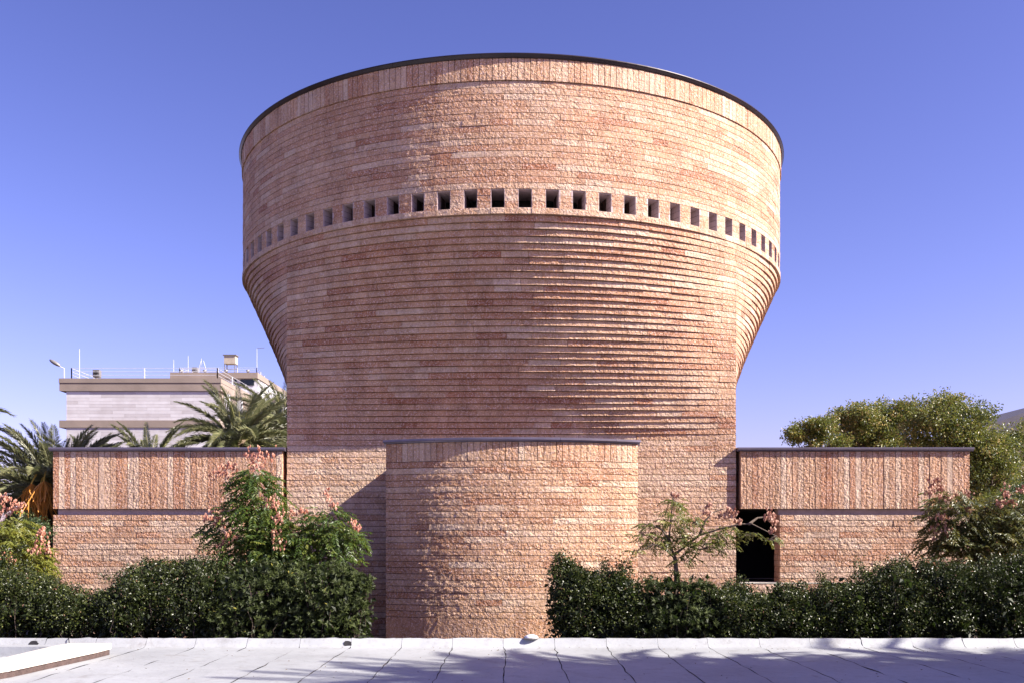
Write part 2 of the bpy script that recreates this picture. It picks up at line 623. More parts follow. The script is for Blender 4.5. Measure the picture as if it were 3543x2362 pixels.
# small dome vent and a stone by the parapet
vt = thing('roof_vent', 'small white dome vent on the roof edge before the curved annex', 'vent', (at(1838, 2205, 17.95)[0], 17.955, ZT + 0.149))
mb = MB()
V, Q = [], []
for i in range(6):
    a = i / 5 * pi / 2
    for k in range(12):
        b_ = 2 * pi * k / 12
        V.append((0.13 * cos(a) * cos(b_), 0.09 * cos(a) * sin(b_), 0.015 + 0.062 * sin(a)))
for i in range(5):
    for k in range(12):
        Q.append((i * 12 + k, i * 12 + (k + 1) % 12, (i + 1) * 12 + (k + 1) % 12, (i + 1) * 12 + k))
mb.add(V, Q)
mb.build('dome', M['white_paint'], vt, smooth=True)
MB().tube([(0, 0, 0), (0, 0, 0.018)], 0.135, 14).build('base_flange', M['grey_metal'], vt)

# curb of a roof light, near left
cur = thing('roof_light_curb', 'low white curb with peeling brown edge at the left end of the roof', 'roof curb', (-7.1, 15.3, ZT))
o_ = np.array((-7.1, 15.3, ZT))


def curb_prism(pts, z0, z1, name, mat):
    V, Q, T = prism(pts, z0, z1)
    V = np.array(V) - o_
    MB().add(V, Q, T).build(name, mat, cur)


curb_prism([(-7.47, 13.2), (-7.25, 13.2), (-6.98, 14.0), (-6.72, 16.2), (-6.70, 16.75), (-7.40, 16.75), (-7.46, 16.30)], ZT + 0.095, ZT + 0.195, 'side_rail', M['cream'])
curb_prism([(-7.43, 13.2), (-7.27, 13.2), (-6.995, 14.0), (-6.735, 16.2), (-6.715, 16.72), (-7.40, 16.72)], ZT + 0.004, ZT + 0.095, 'worn_side_foot', M['worn'])
curb_prism([(-12, 16.45), (-7.47, 16.45), (-7.40, 16.75), (-12, 16.75)], ZT + 0.004, ZT + 0.165, 'back_rail', M['membrane'])
# ragged chips of bare render climbing the painted side
V, T = [], []
for k in range(70):
    t = rnd.random()
    a = np.array((-6.985, 14.0)) * (1 - t) + np.array((-6.725, 16.2)) * t
    n_ = np.array((0.993, -0.117))
    h_ = rnd.uniform(0.02, 0.10) * rnd.random() + 0.015
    w_ = rnd.uniform(0.02, 0.07)
    tx = np.array((0.117, 0.993))
    p0, p1 = a - tx * w_ + n_ * 0.004, a + tx * w_ + n_ * 0.004
    pm = a + n_ * 0.004 + tx * rnd.uniform(-w_, w_)
    i0 = len(V)
    V += [(p0[0], p0[1], ZT + 0.088), (p1[0], p1[1], ZT + 0.088), (pm[0], pm[1], ZT + 0.09 + h_)]
    T.append((i0, i0 + 1, i0 + 2))
c_ = MB().add(np.array(V) - o_, None, T).build('paint_chips', M['worn'], cur)
c_['kind'] = 'stuff'
MB().box((-7.52, 13.2, 0.002), (-7.475, 16.44, 0.10), o=(0, 0, ZT) - o_).build('inner_edge', M['worn'], cur)

cb = MB()
P = [at(218, 2208, 18.0), at(235, 2222, 17.85), at(262, 2226, 17.6), at(283, 2226, 17.5)]
pts = [(-7.95, 17.98, ZT + 0.158), (-7.92, 17.90, ZT + 0.152), (-7.86, 17.80, ZT + 0.03), (-7.75, 17.70, ZT + 0.012), (-7.55, 17.66, ZT + 0.012), (-7.40, 17.68, ZT + 0.012)]
o = MB().tube(pts, 0.008, 5).build('cable', M['black'])
o['label'] = 'short black cable hanging over the roof edge at the left'
o['category'] = 'cable'

# ================================================================== TOWER
TC = Vector((0, D0 + W, 0))
tower = thing('stone_tower', 'tall pink stone tower flaring from a square base to a round top', 'tower', TC)
RD = W * math.sqrt(2)
SM = RD - W
Z33 = E + 2.427                 # flush row, bottom of the lowest corbel
ZL = Z33 + 33 * C               # underside of the ledge
ZWB = ZL + C                    # window sills
ZWT = ZWB + 3 * C               # window heads
ZSOL = ZL + 21 * C              # foot of the upright course
ZTOP = ZSOL + 0.47
tcv = np.array(TC)


def drum(u, z, o):
    th = u / RD
    r_ = RD + o
    return np.stack([tcv[0] + np.sin(th) * r_, tcv[1] - np.cos(th) * r_, z], -1)


def sided(side, s):
    """plan between square and circle: arc of rise s on each side"""
    s = max(s, 1e-4)
    pm = 2 * math.atan(s / W)
    r_ = W / sin(pm)
    c0 = W - r_ * cos(pm)
    L = 2 * pm * r_
    ca, sa = cos(side * pi / 2), sin(side * pi / 2)

    def f(u, z, o):
        ph = (u / L - 0.5) * 2 * pm
        k = 1 + o / W
        x = r_ * np.sin(ph) * k
        y = -(c0 + r_ * np.cos(ph)) * k
        return np.stack([tcv[0] + x * ca - y * sa, tcv[1] + x * sa + y * ca, z], -1)
    return f, L


# core behind the stones (joints look onto it)
V, Q = [], []
K = 32
prof = []
for r_ in range(0, 34):             # r_ rows down from the ledge
    s = SM * (34 - r_) / 34 if r_ else SM
    zt, zb = ZL - (r_ - 1) * C, ZL - r_ * C
    if r_ == 0:
        prof += [(ZWB - 0.01, SM), (ZL, SM)]
    else:
        prof += [(zt, s), (zb, s)]
prof += [(Z33, 0), (0, 0)]
for z, s in prof:
    for side in range(4):
        f, L = sided(side, s)
        u = np.linspace(0, L, K + 1)[:-1]
        V.append(f(u, np.full(K, z), np.full(K, -0.055)))
n = 4 * K
for i in range(len(prof) - 1):
    for k in range(n):
        a, b_ = i * n + k, i * n + (k + 1) % n
        Q.append((a, a + n, b_ + n, b_))
V = np.concatenate(V) - tcv
core = MB().add(V, Q)
# upper drum shell
n = 160
pr = [(ZWT, 0.75), (ZWT, 0.055), (ZTOP, 0.055), (ZTOP, 1.0)]
V, Q = [], []
for z, d in pr:
    a = np.arange(n) / n * 2 * pi
    V.append(np.stack([np.sin(a) * (RD - d), -np.cos(a) * (RD - d), np.full(n, z)], -1))
for i in range(3):
    for k in range(n):
        a, b_ = i * n + k, i * n + (k + 1) % n
        Q.append((a, b_, b_ + n, a + n))
core.add(np.concatenate(V), Q)
# piers between the windows
NW = 80
AW = 2 * pi / NW
HWW = 0.1450                          # half window width
hw_ang = HWW / RD
V, Q = [], []
for k in range(NW):
    t0, t1 = k * AW + hw_ang, (k + 1) * AW - hw_ang
    t0 += AW / 2
    t1 += AW / 2
    i0 = len(V)
    for z in (ZWB - 0.01, ZWT):
        for (t, d) in ((t0, 0.055), (t1, 0.055), (t1, 0.6), (t0, 0.6)):
            V.append((sin(t) * (RD - d), -cos(t) * (RD - d), z))
    Q += [(i0, i0 + 1, i0 + 5, i0 + 4), (i0 + 1, i0 + 2, i0 + 6, i0 + 5), (i0 + 3, i0, i0 + 4, i0 + 7)]
core.add(V, Q)
core.build('wall_core', M['mortar'], tower)

# drum courses
ds = Stones(tower, 'drum_stone')
circ = 2 * pi * RD
for r_ in range(16):
    z1 = ZSOL - r_ * C
    z0 = z1 - C
    st = rnd.random()
    us = lengths(circ, 0.4, 0.8)
    for a, b_ in zip(us[:-1], us[1:]):
        uc = (a + b_) / 2
        th = ((uc / RD + pi) % (2 * pi)) - pi
        vis = abs(th) < 1.45
        ds.add(drum, a + st, b_ + st, z0, z1, 0.014, 0.05, nx=None if abs(th) < 1.7 else 3, nz=3 if abs(th) < 1.7 else 1,
               tone=tones(), score=max(0, cos(th)) if vis else 0)
ds.finish(M['stone'])
# lintel course over the windows and sill ledge under them: paler stones
ls = Stones(tower, 'lintel_stone')
for k in range(NW):
    a = (k - 0.5 + 0.18) * AW * RD
    th = (((k) * AW + pi) % (2 * pi)) - pi
    ls.add(drum, a, a + AW * RD, ZWT, ZWT + C, 0.012, 0.12, tone=rnd.uniform(0.6, 1.0), rough=rnd.uniform(0.6, 1), score=max(0, cos(th)) if abs(th) < 1.45 else 0)
ls.finish(M['stone'])
sg = Stones(tower, 'ledge_stone')
for k in range(2 * NW):
    a = (k * 0.5 + 0.25) * AW * RD - (HWW if k % 2 == 0 else -HWW) * 0
    th = (((k * 0.5 + 0.5) * AW + pi) % (2 * pi)) - pi
    sg.add(drum, a, a + AW * RD / 2, ZL, ZWB, 0.012, 0.22, nx=4, tone=rnd.uniform(0.62, 1.0), rough=rnd.uniform(0.55, 1), base=0.018,
           score=max(0, cos(th)) if abs(th) < 1.45 else 0)
sg.finish(M['stone'])
ps = Stones(tower, 'pier_stone')
for k in range(NW):
    a = k * AW * RD + HWW + AW * RD / 2
    b_ = (k + 1) * AW * RD - HWW + AW * RD / 2
    th = (((k + 1) * AW + pi) % (2 * pi)) - pi
    for j in range(3):
        ps.add(drum, a + 0.003, b_ - 0.003, ZWB + j * C, ZWB + (j + 1) * C, 0.013, 0.05, nx=4, tone=tones(), score=max(0, cos(th)) if abs(th) < 1.45 else 0, gap=0.003)
ps.finish(M['stone'])
# upright course
ss = Stones(tower, 'upright_stone')
nS = 347
for k in range(nS):
    a, b_ = k * circ / nS, (k + 1) * circ / nS
    th = (((a + b_) / 2 / RD + pi) % (2 * pi)) - pi
    ss.add(drum, a, b_, ZSOL, ZTOP, 0.016, 0.09, nx=3, nz=7 if abs(th) < 1.7 else 1, tone=min(1, tones() + 0.12), base=0.030, score=max(0, cos(th)) if abs(th) < 1.45 else 0)
ss.finish(M['stone'])
# corbelled courses
cs = Stones(tower, 'corbel_stone')
for r_ in range(1, 34):
    s = SM * (34 - r_) / 34
    z1 = ZL - (r_ - 1) * C
    z0 = z1 - C
    for side in range(4):
        f, L = sided(side, s)
        q_ = (0.42, 0.62)[r_ % 2]
        us = lengths(L - q_, 0.4, 0.8, start=q_) + [L]
        if us[-1] - us[-2] < 0.15:
            us.pop(-2)
        for a, b_ in zip(us[:-1], us[1:]):
            t = (a + b_) / 2 / L * 2 - 1
            sc = 0.0
            if side == 0:
                sc = 1.0
            elif side == 3 and t > 0.1:      # left flank, near part
                sc = 0.7
            elif side == 1 and t < -0.1:
                sc = 0.7
            lo = side == 2
            cs.add(f, a, b_, z0, z1, 0.013, 0.13, nx=3 if lo else None, nz=1 if lo else 3, tone=tones(), score=sc)
cs.finish(M['stone'])
# plain courses of the square base
bs = Stones(tower, 'wall_stone')
nrow = int(Z33 / C) + 1
for r_ in range(nrow):
    z1 = Z33 - r_ * C
    z0 = max(z1 - C, 0.0)
    if z1 - z0 < 0.03:
        continue
    for side in (0, 1, 3):
        f, L = sided(side, 0)
        q_ = (0.40, 0.62)[r_ % 2]
        us = lengths(L - q_, 0.4, 0.8, start=q_) + [L]
        for a, b_ in zip(us[:-1], us[1:]):
            x = (a + b_) / 2 - L / 2
            sc = 0.0
            if side == 0 and (abs(x) > 2.85 or z1 > E + 2.1) and z1 > E - 1.1:
                sc = 1.0
            bs.add(f, a, b_, z0, z1, 0.020, 0.06, nx=None if side == 0 else 3, nz=3 if side == 0 else 1, tone=min(1, tones() + 0.28), score=sc)
bs.finish(M['stone'])

# windows: one reveal of sawn slabs, shared by all, pane set deep inside
mb = MB()
dep = 0.98
for sx in (-1, 1):
    for j in range(3):
        z0, z1 = j * C + 0.004, (j + 1) * C - 0.004
        x0, x1 = (HWW - 0.006, HWW + 0.03)
        if sx < 0:
            x0, x1 = -x1, -x0
        mb.box((x0, 0.004, z0), (x1, dep, z1))
        mb.box((min(sx * (HWW + 0.004), sx * (HWW + 0.03)), 0.02, z1 - 0.002), (max(sx * (HWW + 0.004), sx * (HWW + 0.03)), dep, z1 + 0.010))
mb.box((-HWW - 0.03, 0.035, 3 * C - 0.012), (HWW + 0.03, dep, 3 * C + 0.03))
mb.box((-HWW - 0.03, 0.0, -0.03), (HWW + 0.03, dep, 0.003))
wme = mb.mesh('window_reveal', M['smooth'])
pme = MB().box((-HWW - 0.02, dep - 0.25, 0), (HWW + 0.02, dep - 0.22, 3 * C)).mesh('window_pane', M['glass'])
for k in range(NW):
    th = (k + 0.5) * AW
    o = link('window', wme, tower, (sin(th) * RD, -cos(th) * RD, ZWB), (0, 0, th))
    link('pane', pme, o)


def lathe_segment(prof_, a0, a1, rad, steps):
    """closed profile (r offset, z) swept from a0 to a1 about the origin, front at angle 0"""
    V, Q, T = [], [], []
    n = len(prof_)
    for i in range(steps + 1):
        a = a0 + (a1 - a0) * i / steps
        for (d, z) in prof_:
            V.append((sin(a) * (rad + d), -cos(a) * (rad + d), z))
    for i in range(steps):
        for k in range(n):
            p, q_ = i * n + k, i * n + (k + 1) % n
            Q.append((p, p + n, q_ + n, q_))
    for i in (0, steps):
        c_ = i * n
        for k in range(1, n - 1):
            T.append((c_, c_ + k, c_ + k + 1))
    return V, Q, T


zt = ZTOP
cap_prof = [(-0.5, zt - 0.004), (0.050, zt - 0.004), (0.062, zt + 0.008), (0.098, zt + 0.058), (0.104, zt + 0.060), (0.104, zt + 0.078), (0.08, zt + 0.088), (-0.5, zt + 0.12)]
cap_prof = [(d, z) for d, z in cap_prof]
V, Q, T = lathe_segment(cap_prof, 0, R_(14.97), RD, 8)
cme = MB().add(V, Q, T).mesh('coping_segment', M['shaded_zinc'])
for k in range(24):
    link('coping_segment', cme, tower, (0, 0, 0), (0, 0, R_(-20 + 15 * k)))
V, Q, T = prism([(cos(a) * (RD - 0.45), sin(a) * (RD - 0.45)) for a in np.linspace(0, 2 * pi, 49)[:-1]], ZTOP - 0.3, ZTOP - 0.06)
MB().add(V, Q, T).build('roof', M['grey_roof'], tower)

# ================================================================== CURVED ANNEX
AF, AM, AH = 21.88, 21.25, 2.755        # distance of the ends, of the middle, half width
sag = AF - AM
AR = (AH * AH + sag * sag) / (2 * sag)
apm = math.asin(AH / AR)
AL = 2 * apm * AR
aorg = np.array((0.0, AF, 0.0))
annex = thing('curved_annex', 'low pink stone annex with a bowed front at the foot of the tower', 'annex', tuple(aorg))
acy = AM + AR
AX = at(1771.2, 0, AF)[0]


def aface(u, z, o):
    ph = (u / AL - 0.5) * 2 * apm
    r_ = AR + o
    return np.stack([AX + np.sin(ph) * r_, acy - np.cos(ph) * r_, z], -1)


AZS = E + 1.648                    # foot of upright course
AZT = E + 2.055
ast = Stones(annex, 'annex_stone')
for r_ in range(25):
    z1 = AZS - r_ * C
    us = lengths(AL - 0.0, 0.4, 0.8, start=(0.35, 0.62, 0.5)[r_ % 3])
    for a, b_ in zip(us[:-1], us[1:]):
        ast.add(aface, a, b_, z1 - C, z1, 0.024, 0.06, tone=min(1, tones() + 0.05), score=1.0)
z1 = AZS - 25 * C
us = [0, 0.92, 1.95, 2.9, 3.8, 4.75, AL]
for a, b_ in zip(us[:-1], us[1:]):
    ast.add(aface, a, b_, 0, z1, 0.022, 0.06, nz=9, tone=rnd.uniform(0.35, 0.6), score=1.0)
for side in (-1, 1):              # returned ends
    def fend(u, z, o, side=side):
        return np.stack([AX + side * (AH + o) + 0 * u, AF + (u if side > 0 else 0.45 - u) + 0 * z, z], -1)
    for r_ in range(25):
        z1 = AZS - r_ * C
        ast.add(fend, 0.0, 0.45, z1 - C, z1, 0.014, 0.05, nx=4, tone=tones(), score=0)
    ast.add(fend, 0, 0.45, 0, AZS - 25 * C, 0.014, 0.05, nx=4, nz=6, tone=0.5, score=0)
    for q_ in range(3):
        ast.add(fend, q_ * 0.15, q_ * 0.15 + 0.15, AZS, AZT, 0.014, 0.05, nx=2, nz=4, tone=tones(), score=0)
ast.finish(M['stone_warm'])
aup = Stones(annex, 'upright_stone')
for k in range(42):
    aup.add(aface, k * AL / 42, (k + 1) * AL / 42, AZS, AZT, 0.018, 0.06, nx=3, nz=6, tone=min(1, tones() + 0.08), base=0.004, score=1.0)
aup.finish(M['stone_warm'])
arc = [(AX + sin(p) * (AR - 0.055), acy - cos(p) * (AR - 0.055)) for p in np.linspace(-apm, apm, 25)]
arc[0] = (AX - AH + 0.055, AF + 0.0)
arc[-1] = (AX + AH - 0.055, AF + 0.0)
V, Q, T = prism(arc + [(AX + AH - 0.055, AF + 0.46), (AX - AH + 0.055, AF + 0.46)], 0, AZT)
mbk = MB().add(np.array(V) - aorg, Q, T)
mbk.build('wall_core', M['mortar'], annex)
MB().box((-2.16, AF + 0.465, 0), (2.16, D0 - 0.02, AZT - 0.01), o=-aorg).build('connecting_block', M['smooth'], annex)
MB().box((-2.22, AF + 0.455, AZT - 0.008), (2.22, D0 - 0.01, AZT + 0.06), o=-aorg).build('roof', M['zinc'], annex)
cp = [(-0.3, 0), (0.030, 0), (0.034, 0.006), (0.040, 0.030), (0.075, 0.032), (0.080, 0.036), (0.080, 0.078), (0.066, 0.086), (-0.3, 0.10)]
segs = [-1.0, -0.62, -0.02, 0.34, 0.8, 1.0]
segs = [-1.0, -0.58, -0.11, 0.36, 0.80, 1.0]
for s0, s1 in zip(segs[:-1], segs[1:]):
    x_ = 0.03 / AR
    a0 = apm * s0 + (0.0002 if s0 > -1 else -x_)
    a1 = apm * s1 - (0.0006 if s1 < 1 else -x_)
    V, Q, T = lathe_segment(cp, a0, a1, AR, 8)
    V = np.array(V) + np.array((AX, acy, AZT)) - aorg
    MB().add(V, Q, T).build('coping_segment', M['zinc'], annex)
for side in (-1, 1):
    xo, xi = AX + side * (AH + 0.075), AX + side * (AH - 0.3)
    MB().box((min(xo, xi), AF + 0.28, AZT + 0.002), (max(xo, xi), AF + 0.47, AZT + 0.084), o=-aorg).build('coping_return', M['zinc'], annex)

# ================================================================== WINGS


def wing(sgn, label):
    x_in, x_out = 5.340, 10.675
    yf = 23.30
    org = np.array((sgn * (x_in + x_out) / 2, yf, 0.0))
    wg = thing('low_wing', label, 'building wing', tuple(org))
    wg['group'] = 'low wings beside the tower'
    zb, ztop = E + 0.680, E + 2.024
    zr = E + 0.546
    dpt = 5.0
    xl, xr = (x_in, x_out) if sgn > 0 else (-x_out, -x_in)

    def ff(u, z, o):
        return np.stack([xl + u, yf - o + 0 * u, z + 0 * u], -1)
    up = Stones(wg, 'upright_stone')
    n_ = 40
    wt = (xr - xl) / n_
    for k in range(n_):
        up.add(ff, k * wt, (k + 1) * wt, zb, ztop, 0.020, 0.05, nx=3, nz=16, tone=rnd.choice((0.28, 0.38, 0.45, 0.5, 0.55, 0.65, 0.85, 1.0)) + rnd.uniform(-0.05, 0.05), score=1.0)
    up.finish(M['stone'])
    # side stones of the upper box, towards the tower
    xi = x_in * sgn
    side = Stones(wg, 'side_stone')

    def fs(u, z, o):
        yy = yf + (dpt - u if sgn > 0 else u)
        return np.stack([xi - sgn * o + 0 * u, yy, z + 0 * u], -1)
    for k in range(12):
        a = k * C if sgn < 0 else dpt - (k + 1) * C
        side.add(fs, a, a + C, zb, ztop, 0.010, 0.05, nx=2, nz=5, tone=tones(), score=0)
    side.finish(M['stone'])
    lw = Stones(wg, 'wall_stone')
    # lower wall starts beyond the door opening next to the tower
    xd = 6.248
    L0, L1 = (xd, x_out) if sgn > 0 else (-x_out, -xd)
    nr = int(zr / C) + 1
    for r_ in range(nr):
        z1 = zr - r_ * C
        z0 = max(0.0, z1 - C)
        if z1 - z0 < 0.03:
            continue
        a0, a1 = L0, L1
        if z1 < E - 1.03:
            a0, a1 = (xl, xr)
        us = lengths(a1 - a0, 0.4, 0.9, start=(0.34, 0.56)[r_ % 2])
        for a, b_ in zip(us[:-1], us[1:]):
            lw.add(ff, a + a0 - xl, b_ + a0 - xl, z0, z1, 0.024, 0.05, tone=min(1, tones() + (0.34 if a > 0.1 and rnd.random() < 0.8 else 0.0)), score=1.0 if z1 > E - 1.2 else 0)
    # reveal of the door opening
    def fr(u, z, o):
        yy = yf + (0.5 - u if sgn > 0 else u)
        return np.stack([sgn * (xd - o) + 0 * u, yy + 0 * z, z], -1)
    for r_ in range(12):
        z1 = zr - r_ * C
        lw.add(fr, 0.0, 0.5, z1 - C, z1, 0.004, 0.04, nx=3, nz=1, tone=rnd.uniform(0.4, 0.7), rough=0.15, score=0)
    lw.finish(M['stone'])
    # masonry core
    k_ = 0.052
    c_ = MB()
    c_.box((xl + k_, yf + k_, zb + 0.004), (xr - k_, yf + dpt, ztop))
    c_.build('upper_core', M['mortar'], wg, tuple(-org))
    c_ = MB()
    A0, A1 = (xd + 0.05, x_out - k_) if sgn > 0 else (-x_out + k_, -xd - 0.05)
    c_.box((A0, yf + k_, 0), (A1, yf + 0.5, zr + 0.002))
    c_.box((xl + k_, yf + k_, 0), (xr - k_, yf + dpt, E - 1.06))
    c_.build('lower_core', M['mortar'], wg, tuple(-org))
    # recessed band between box and wall
    B0, B1 = (xd + 0.0, x_out - 0.06) if sgn > 0 else (-x_out + 0.06, -xd)
    MB().box((B0, yf + 0.13, zr + 0.003), (B1, yf + 0.5, zb + 0.003)).build('recessed_band', M['smooth'], wg, tuple(-org))
    # room behind the door opening, its darkness put into near-black surfaces
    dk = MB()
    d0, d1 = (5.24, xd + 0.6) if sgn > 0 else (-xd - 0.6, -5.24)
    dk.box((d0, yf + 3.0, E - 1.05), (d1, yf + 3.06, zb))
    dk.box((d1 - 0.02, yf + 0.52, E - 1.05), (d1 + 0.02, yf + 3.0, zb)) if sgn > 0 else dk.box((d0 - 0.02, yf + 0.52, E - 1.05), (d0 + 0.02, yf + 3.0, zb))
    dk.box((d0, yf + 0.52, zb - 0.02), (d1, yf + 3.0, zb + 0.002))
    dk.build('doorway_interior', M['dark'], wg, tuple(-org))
    MB().box((xl + 0.002, yf - 0.004, E - 1.055), (xr - 0.3 if sgn > 0 else xr - 0.002, yf + 0.52, E - 1.032)).build('door_sill', M['cream'], wg, tuple(-org)) if sgn > 0 else None
    # coping
    pf = [(-0.4, 0), (0.030, 0), (0.034, 0.006), (0.040, 0.030), (0.075, 0.032), (0.080, 0.036), (0.080, 0.078), (0.066, 0.086), (-0.4, 0.10)]
    cuts = [xl - 0.075, xl + 1.62, xl + 3.3, xr - 0.98, xr + 0.075] if sgn > 0 else [xl - 0.075, xl + 0.95, xl + 2.7, xl + 4.35, xr + 0.075]
    for a, b_ in zip(cuts[:-1], cuts[1:]):
        a_, bb = a + (0.002 if a > cuts[0] else 0), b_ - 0.002
        V = []
        for x in (a_, bb):
            V += [(x, yf - d, ztop + z) for d, z in pf]
        n2 = len(pf)
        Q = [(k, (k + 1) % n2, n2 + (k + 1) % n2, n2 + k) for k in range(n2)]
        T = [(0, k, k + 1) for k in range(1, n2 - 1)] + [(n2, n2 + k + 1, n2 + k) for k in range(1, n2 - 1)]
        MB().add(np.array(V) - org, Q, T).build('coping_segment', M['zinc'], wg)
    for xe in (xl, xr):
        s_ = -1 if xe == xl else 1
        MB().box((min(xe + s_ * 0.075, xe - s_ * 0.3), yf + 0.401, ztop + 0.001), (max(xe + s_ * 0.075, xe - s_ * 0.3), yf + dpt, ztop + 0.083), o=-org).build('coping_return', M['zinc'], wg)
    MB().box((xl + 0.2, yf + 0.2, ztop + 0.002), (xr - 0.2, yf + dpt - 0.1, ztop + 0.06), o=-org).build('roof', M['grey_roof'], wg)
    return wg


wing(-1, 'low stone wing left of the tower, behind the pink podded tree')
wing(1, 'low stone wing right of the tower with a tall dark door opening')

# ================================================================== FAR BUILDINGS


def railing(mb_, P, h=0.95, step=3.6, r_=0.05, dx=0):
    r_ *= 0.7
    """posts and three rails along a polyline at roof level"""
    for a, b_ in zip(P[:-1], P[1:]):
        a, b_ = Vector(a), Vector(b_)
        L = (b_ - a).length
        n_ = max(1, int(round(L / step)))
        for k in range(n_ + 1):
            p = a.lerp(b_, k / n_)
            mb_.box((p.x - r_, p.y - r_, p.z), (p.x + r_, p.y + r_, p.z + h))
        for hh in (0.35, 0.66, 0.97):
            mb_.tube([a + Vector((0, 0, h * hh)), b_ + Vector((0, 0, h * hh))], r_ * 0.55, 4)


def facade_panels(parent, org, x0, x1, y, z0, z1, rows, w_=1.5, cols_off=0.5):
    h_ = (z1 - z0) / rows
    shared = {}
    for r_ in range(rows):
        x = x0
        first = True
        while x < x1 - 0.05:
            ww = w_ * (cols_off if first and r_ % 2 else 1.0)
            first = False
            xe = min(x1, x + ww)
            key = round(xe - x, 2)
            tn = rnd.choice((0.1, 0.4, 0.6, 0.8, 1.0))
            if (key, tn) not in shared:
                shared[(key, tn)] = MB().box((0.005, 0, 0.006), (key - 0.005, 0.10, h_ - 0.006)).mesh('facade_panel', M['cladding'], attrs={'tone': tn})
            link('facade_panel', shared[(key, tn)], parent, (x - org[0], y - 0.10 - org[1], z0 + r_ * h_ - org[2]))
            x = xe


DA = 95.0
pa = lambda x, y, d=DA: at(x, y, d)
orgA = np.array((pa(490, 0)[0], DA, 0.0))
A = thing('campus_building', 'white panelled building with beige roof band beyond the left palms', 'building', tuple(orgA))
xl, xr = pa(203, 0)[0], pa(765, 0)[0]
wl, wr = pa(226, 0)[0], pa(755, 0)[0]
zt0, zt1, zt2 = pa(0, 1307)[2], pa(0, 1322.5)[2], pa(0, 1350.5)[2]
zb0, zb1 = pa(0, 1452)[2], pa(0, 1477)[2]
MB().box((xl, DA, zt1), (xr, DA + 30, zt0), o=-orgA).build('parapet', M['concrete'], A)
MB().box((xl + 0.03, DA + 0.06, zt2), (xr - 0.03, DA + 30, zt1 - 0.02), o=-orgA).build('roof_band', M['concrete'], A)
MB().box((xl, DA + 0.1, zb1), (xr - 0.1, DA + 29.8, zb0), o=-orgA).build('floor_band', M['concrete'], A)
mb = MB()
mb.box((wl, DA + 0.30, 0), (wr, DA + 29, zb1 - 0.01))
mb.box((wl, DA + 0.30, zb0 + 0.01), (wr, DA + 29, zt2 - 0.01))
mb.build('wall', M['concrete'], A, tuple(-orgA))
facade_panels(A, orgA, wl, wr, DA + 0.30, zb0 + 0.01, zt2 - 0.02, 9, 2.2)
facade_panels(A, orgA, wl, wr, DA + 0.30, zb1 - 3.5, zb1 - 0.02, 9, 2.2)
mb = MB()
railing(mb, [(xl + 1.0, DA + 0.5, zt0), (xr - 0.5, DA + 0.5, zt0), (xr - 0.5, DA + 26, zt0)], 1.05, 5.6, 0.06)
railing(mb, [(xl + 1.0, DA + 0.5, zt0), (xl + 1.0, DA + 26, zt0)], 1.05, 5.6, 0.06)
mb.build('railing', M['white_paint'], A, tuple(-orgA))
# windows along the receding side
for k in range(5):
    MB().box((wr - 0.02, DA + 4.5 + k * 4.5, zb0 + 0.9), (wr + 0.03, DA + 7.2 + k * 4.5, zt2 - 0.6), o=-orgA).build('window', M['glass'], A)
    MB().box((wr + 0.02, DA + 1.9 + k * 4.5, zb0 + 0.02), (wr + 0.5, DA + 2.3 + k * 4.5, zt2 - 0.03), o=-orgA).build('wall_fin', M['white_paint'], A)

DB = 118.0
orgB = np.array((at(760, 0, DB)[0], DB, 0.0))
B = thing('stair_block', 'taller white block with beige parapet and rooftop railing behind the panelled building', 'building', tuple(orgB))
bx0, bx1 = at(588, 0, DB)[0], at(891, 0, DB)[0]
bz0, bz1 = at(0, 1287, DB)[2], at(0, 1307, DB)[2]
MB().box((bx0, DB, bz1), (bx1, DB + 16, bz0), o=-orgB).build('parapet', M['concrete'], B)
MB().box((bx0 + 0.3, DB + 0.5, 0), (bx1 - 0.15, DB + 15.6, bz1 - 0.01), o=-orgB).build('wall', M['white_paint'], B)
# splayed corner on the right
cx1, cx2 = bx1, at(922, 0, DB + 6)[0]
V, Q, T = prism([(cx1 + 0.01, DB + 0.02), (cx2, DB + 6), (cx2, DB + 15), (cx1 + 0.01, DB + 15)], bz1, bz0)
MB().add(np.array(V) - orgB, Q, T).build('corner_parapet', M['concrete'], B)
V, Q, T = prism([(cx1 - 0.1, DB + 0.55), (cx2 - 0.2, DB + 6.1), (cx2 - 0.2, DB + 14.8), (cx1 - 0.1, DB + 14.8)], 0, bz1 - 0.02)
MB().add(np.array(V) - orgB, Q, T).build('corner_wall', M['white_paint'], B)
for xa, xb in ((828, 876), (808, 815)):
    MB().box((at(xa, 0, DB)[0], DB + 0.40, at(0, 1330, DB)[2]), (at(xb, 0, DB)[0], DB + 0.47, at(0, 1309, DB)[2]), o=-orgB).build('window', M['glass'], B)
mb = MB()
railing(mb, [(bx0 + 1, DB + 0.4, bz0), (bx1 - 0.2, DB + 0.4, bz0), (cx2 - 0.3, DB + 6.2, bz0)], 0.62 * 1.0 + 0.0, 2.5 * 1.0, 0.055)
railing(mb, [(bx0 + 1, DB + 0.4, bz0), (bx0 + 3, DB + 12, bz0)], 0.62, 4, 0.055)
mb.build('railing', M['white_paint'], B, tuple(-orgB))

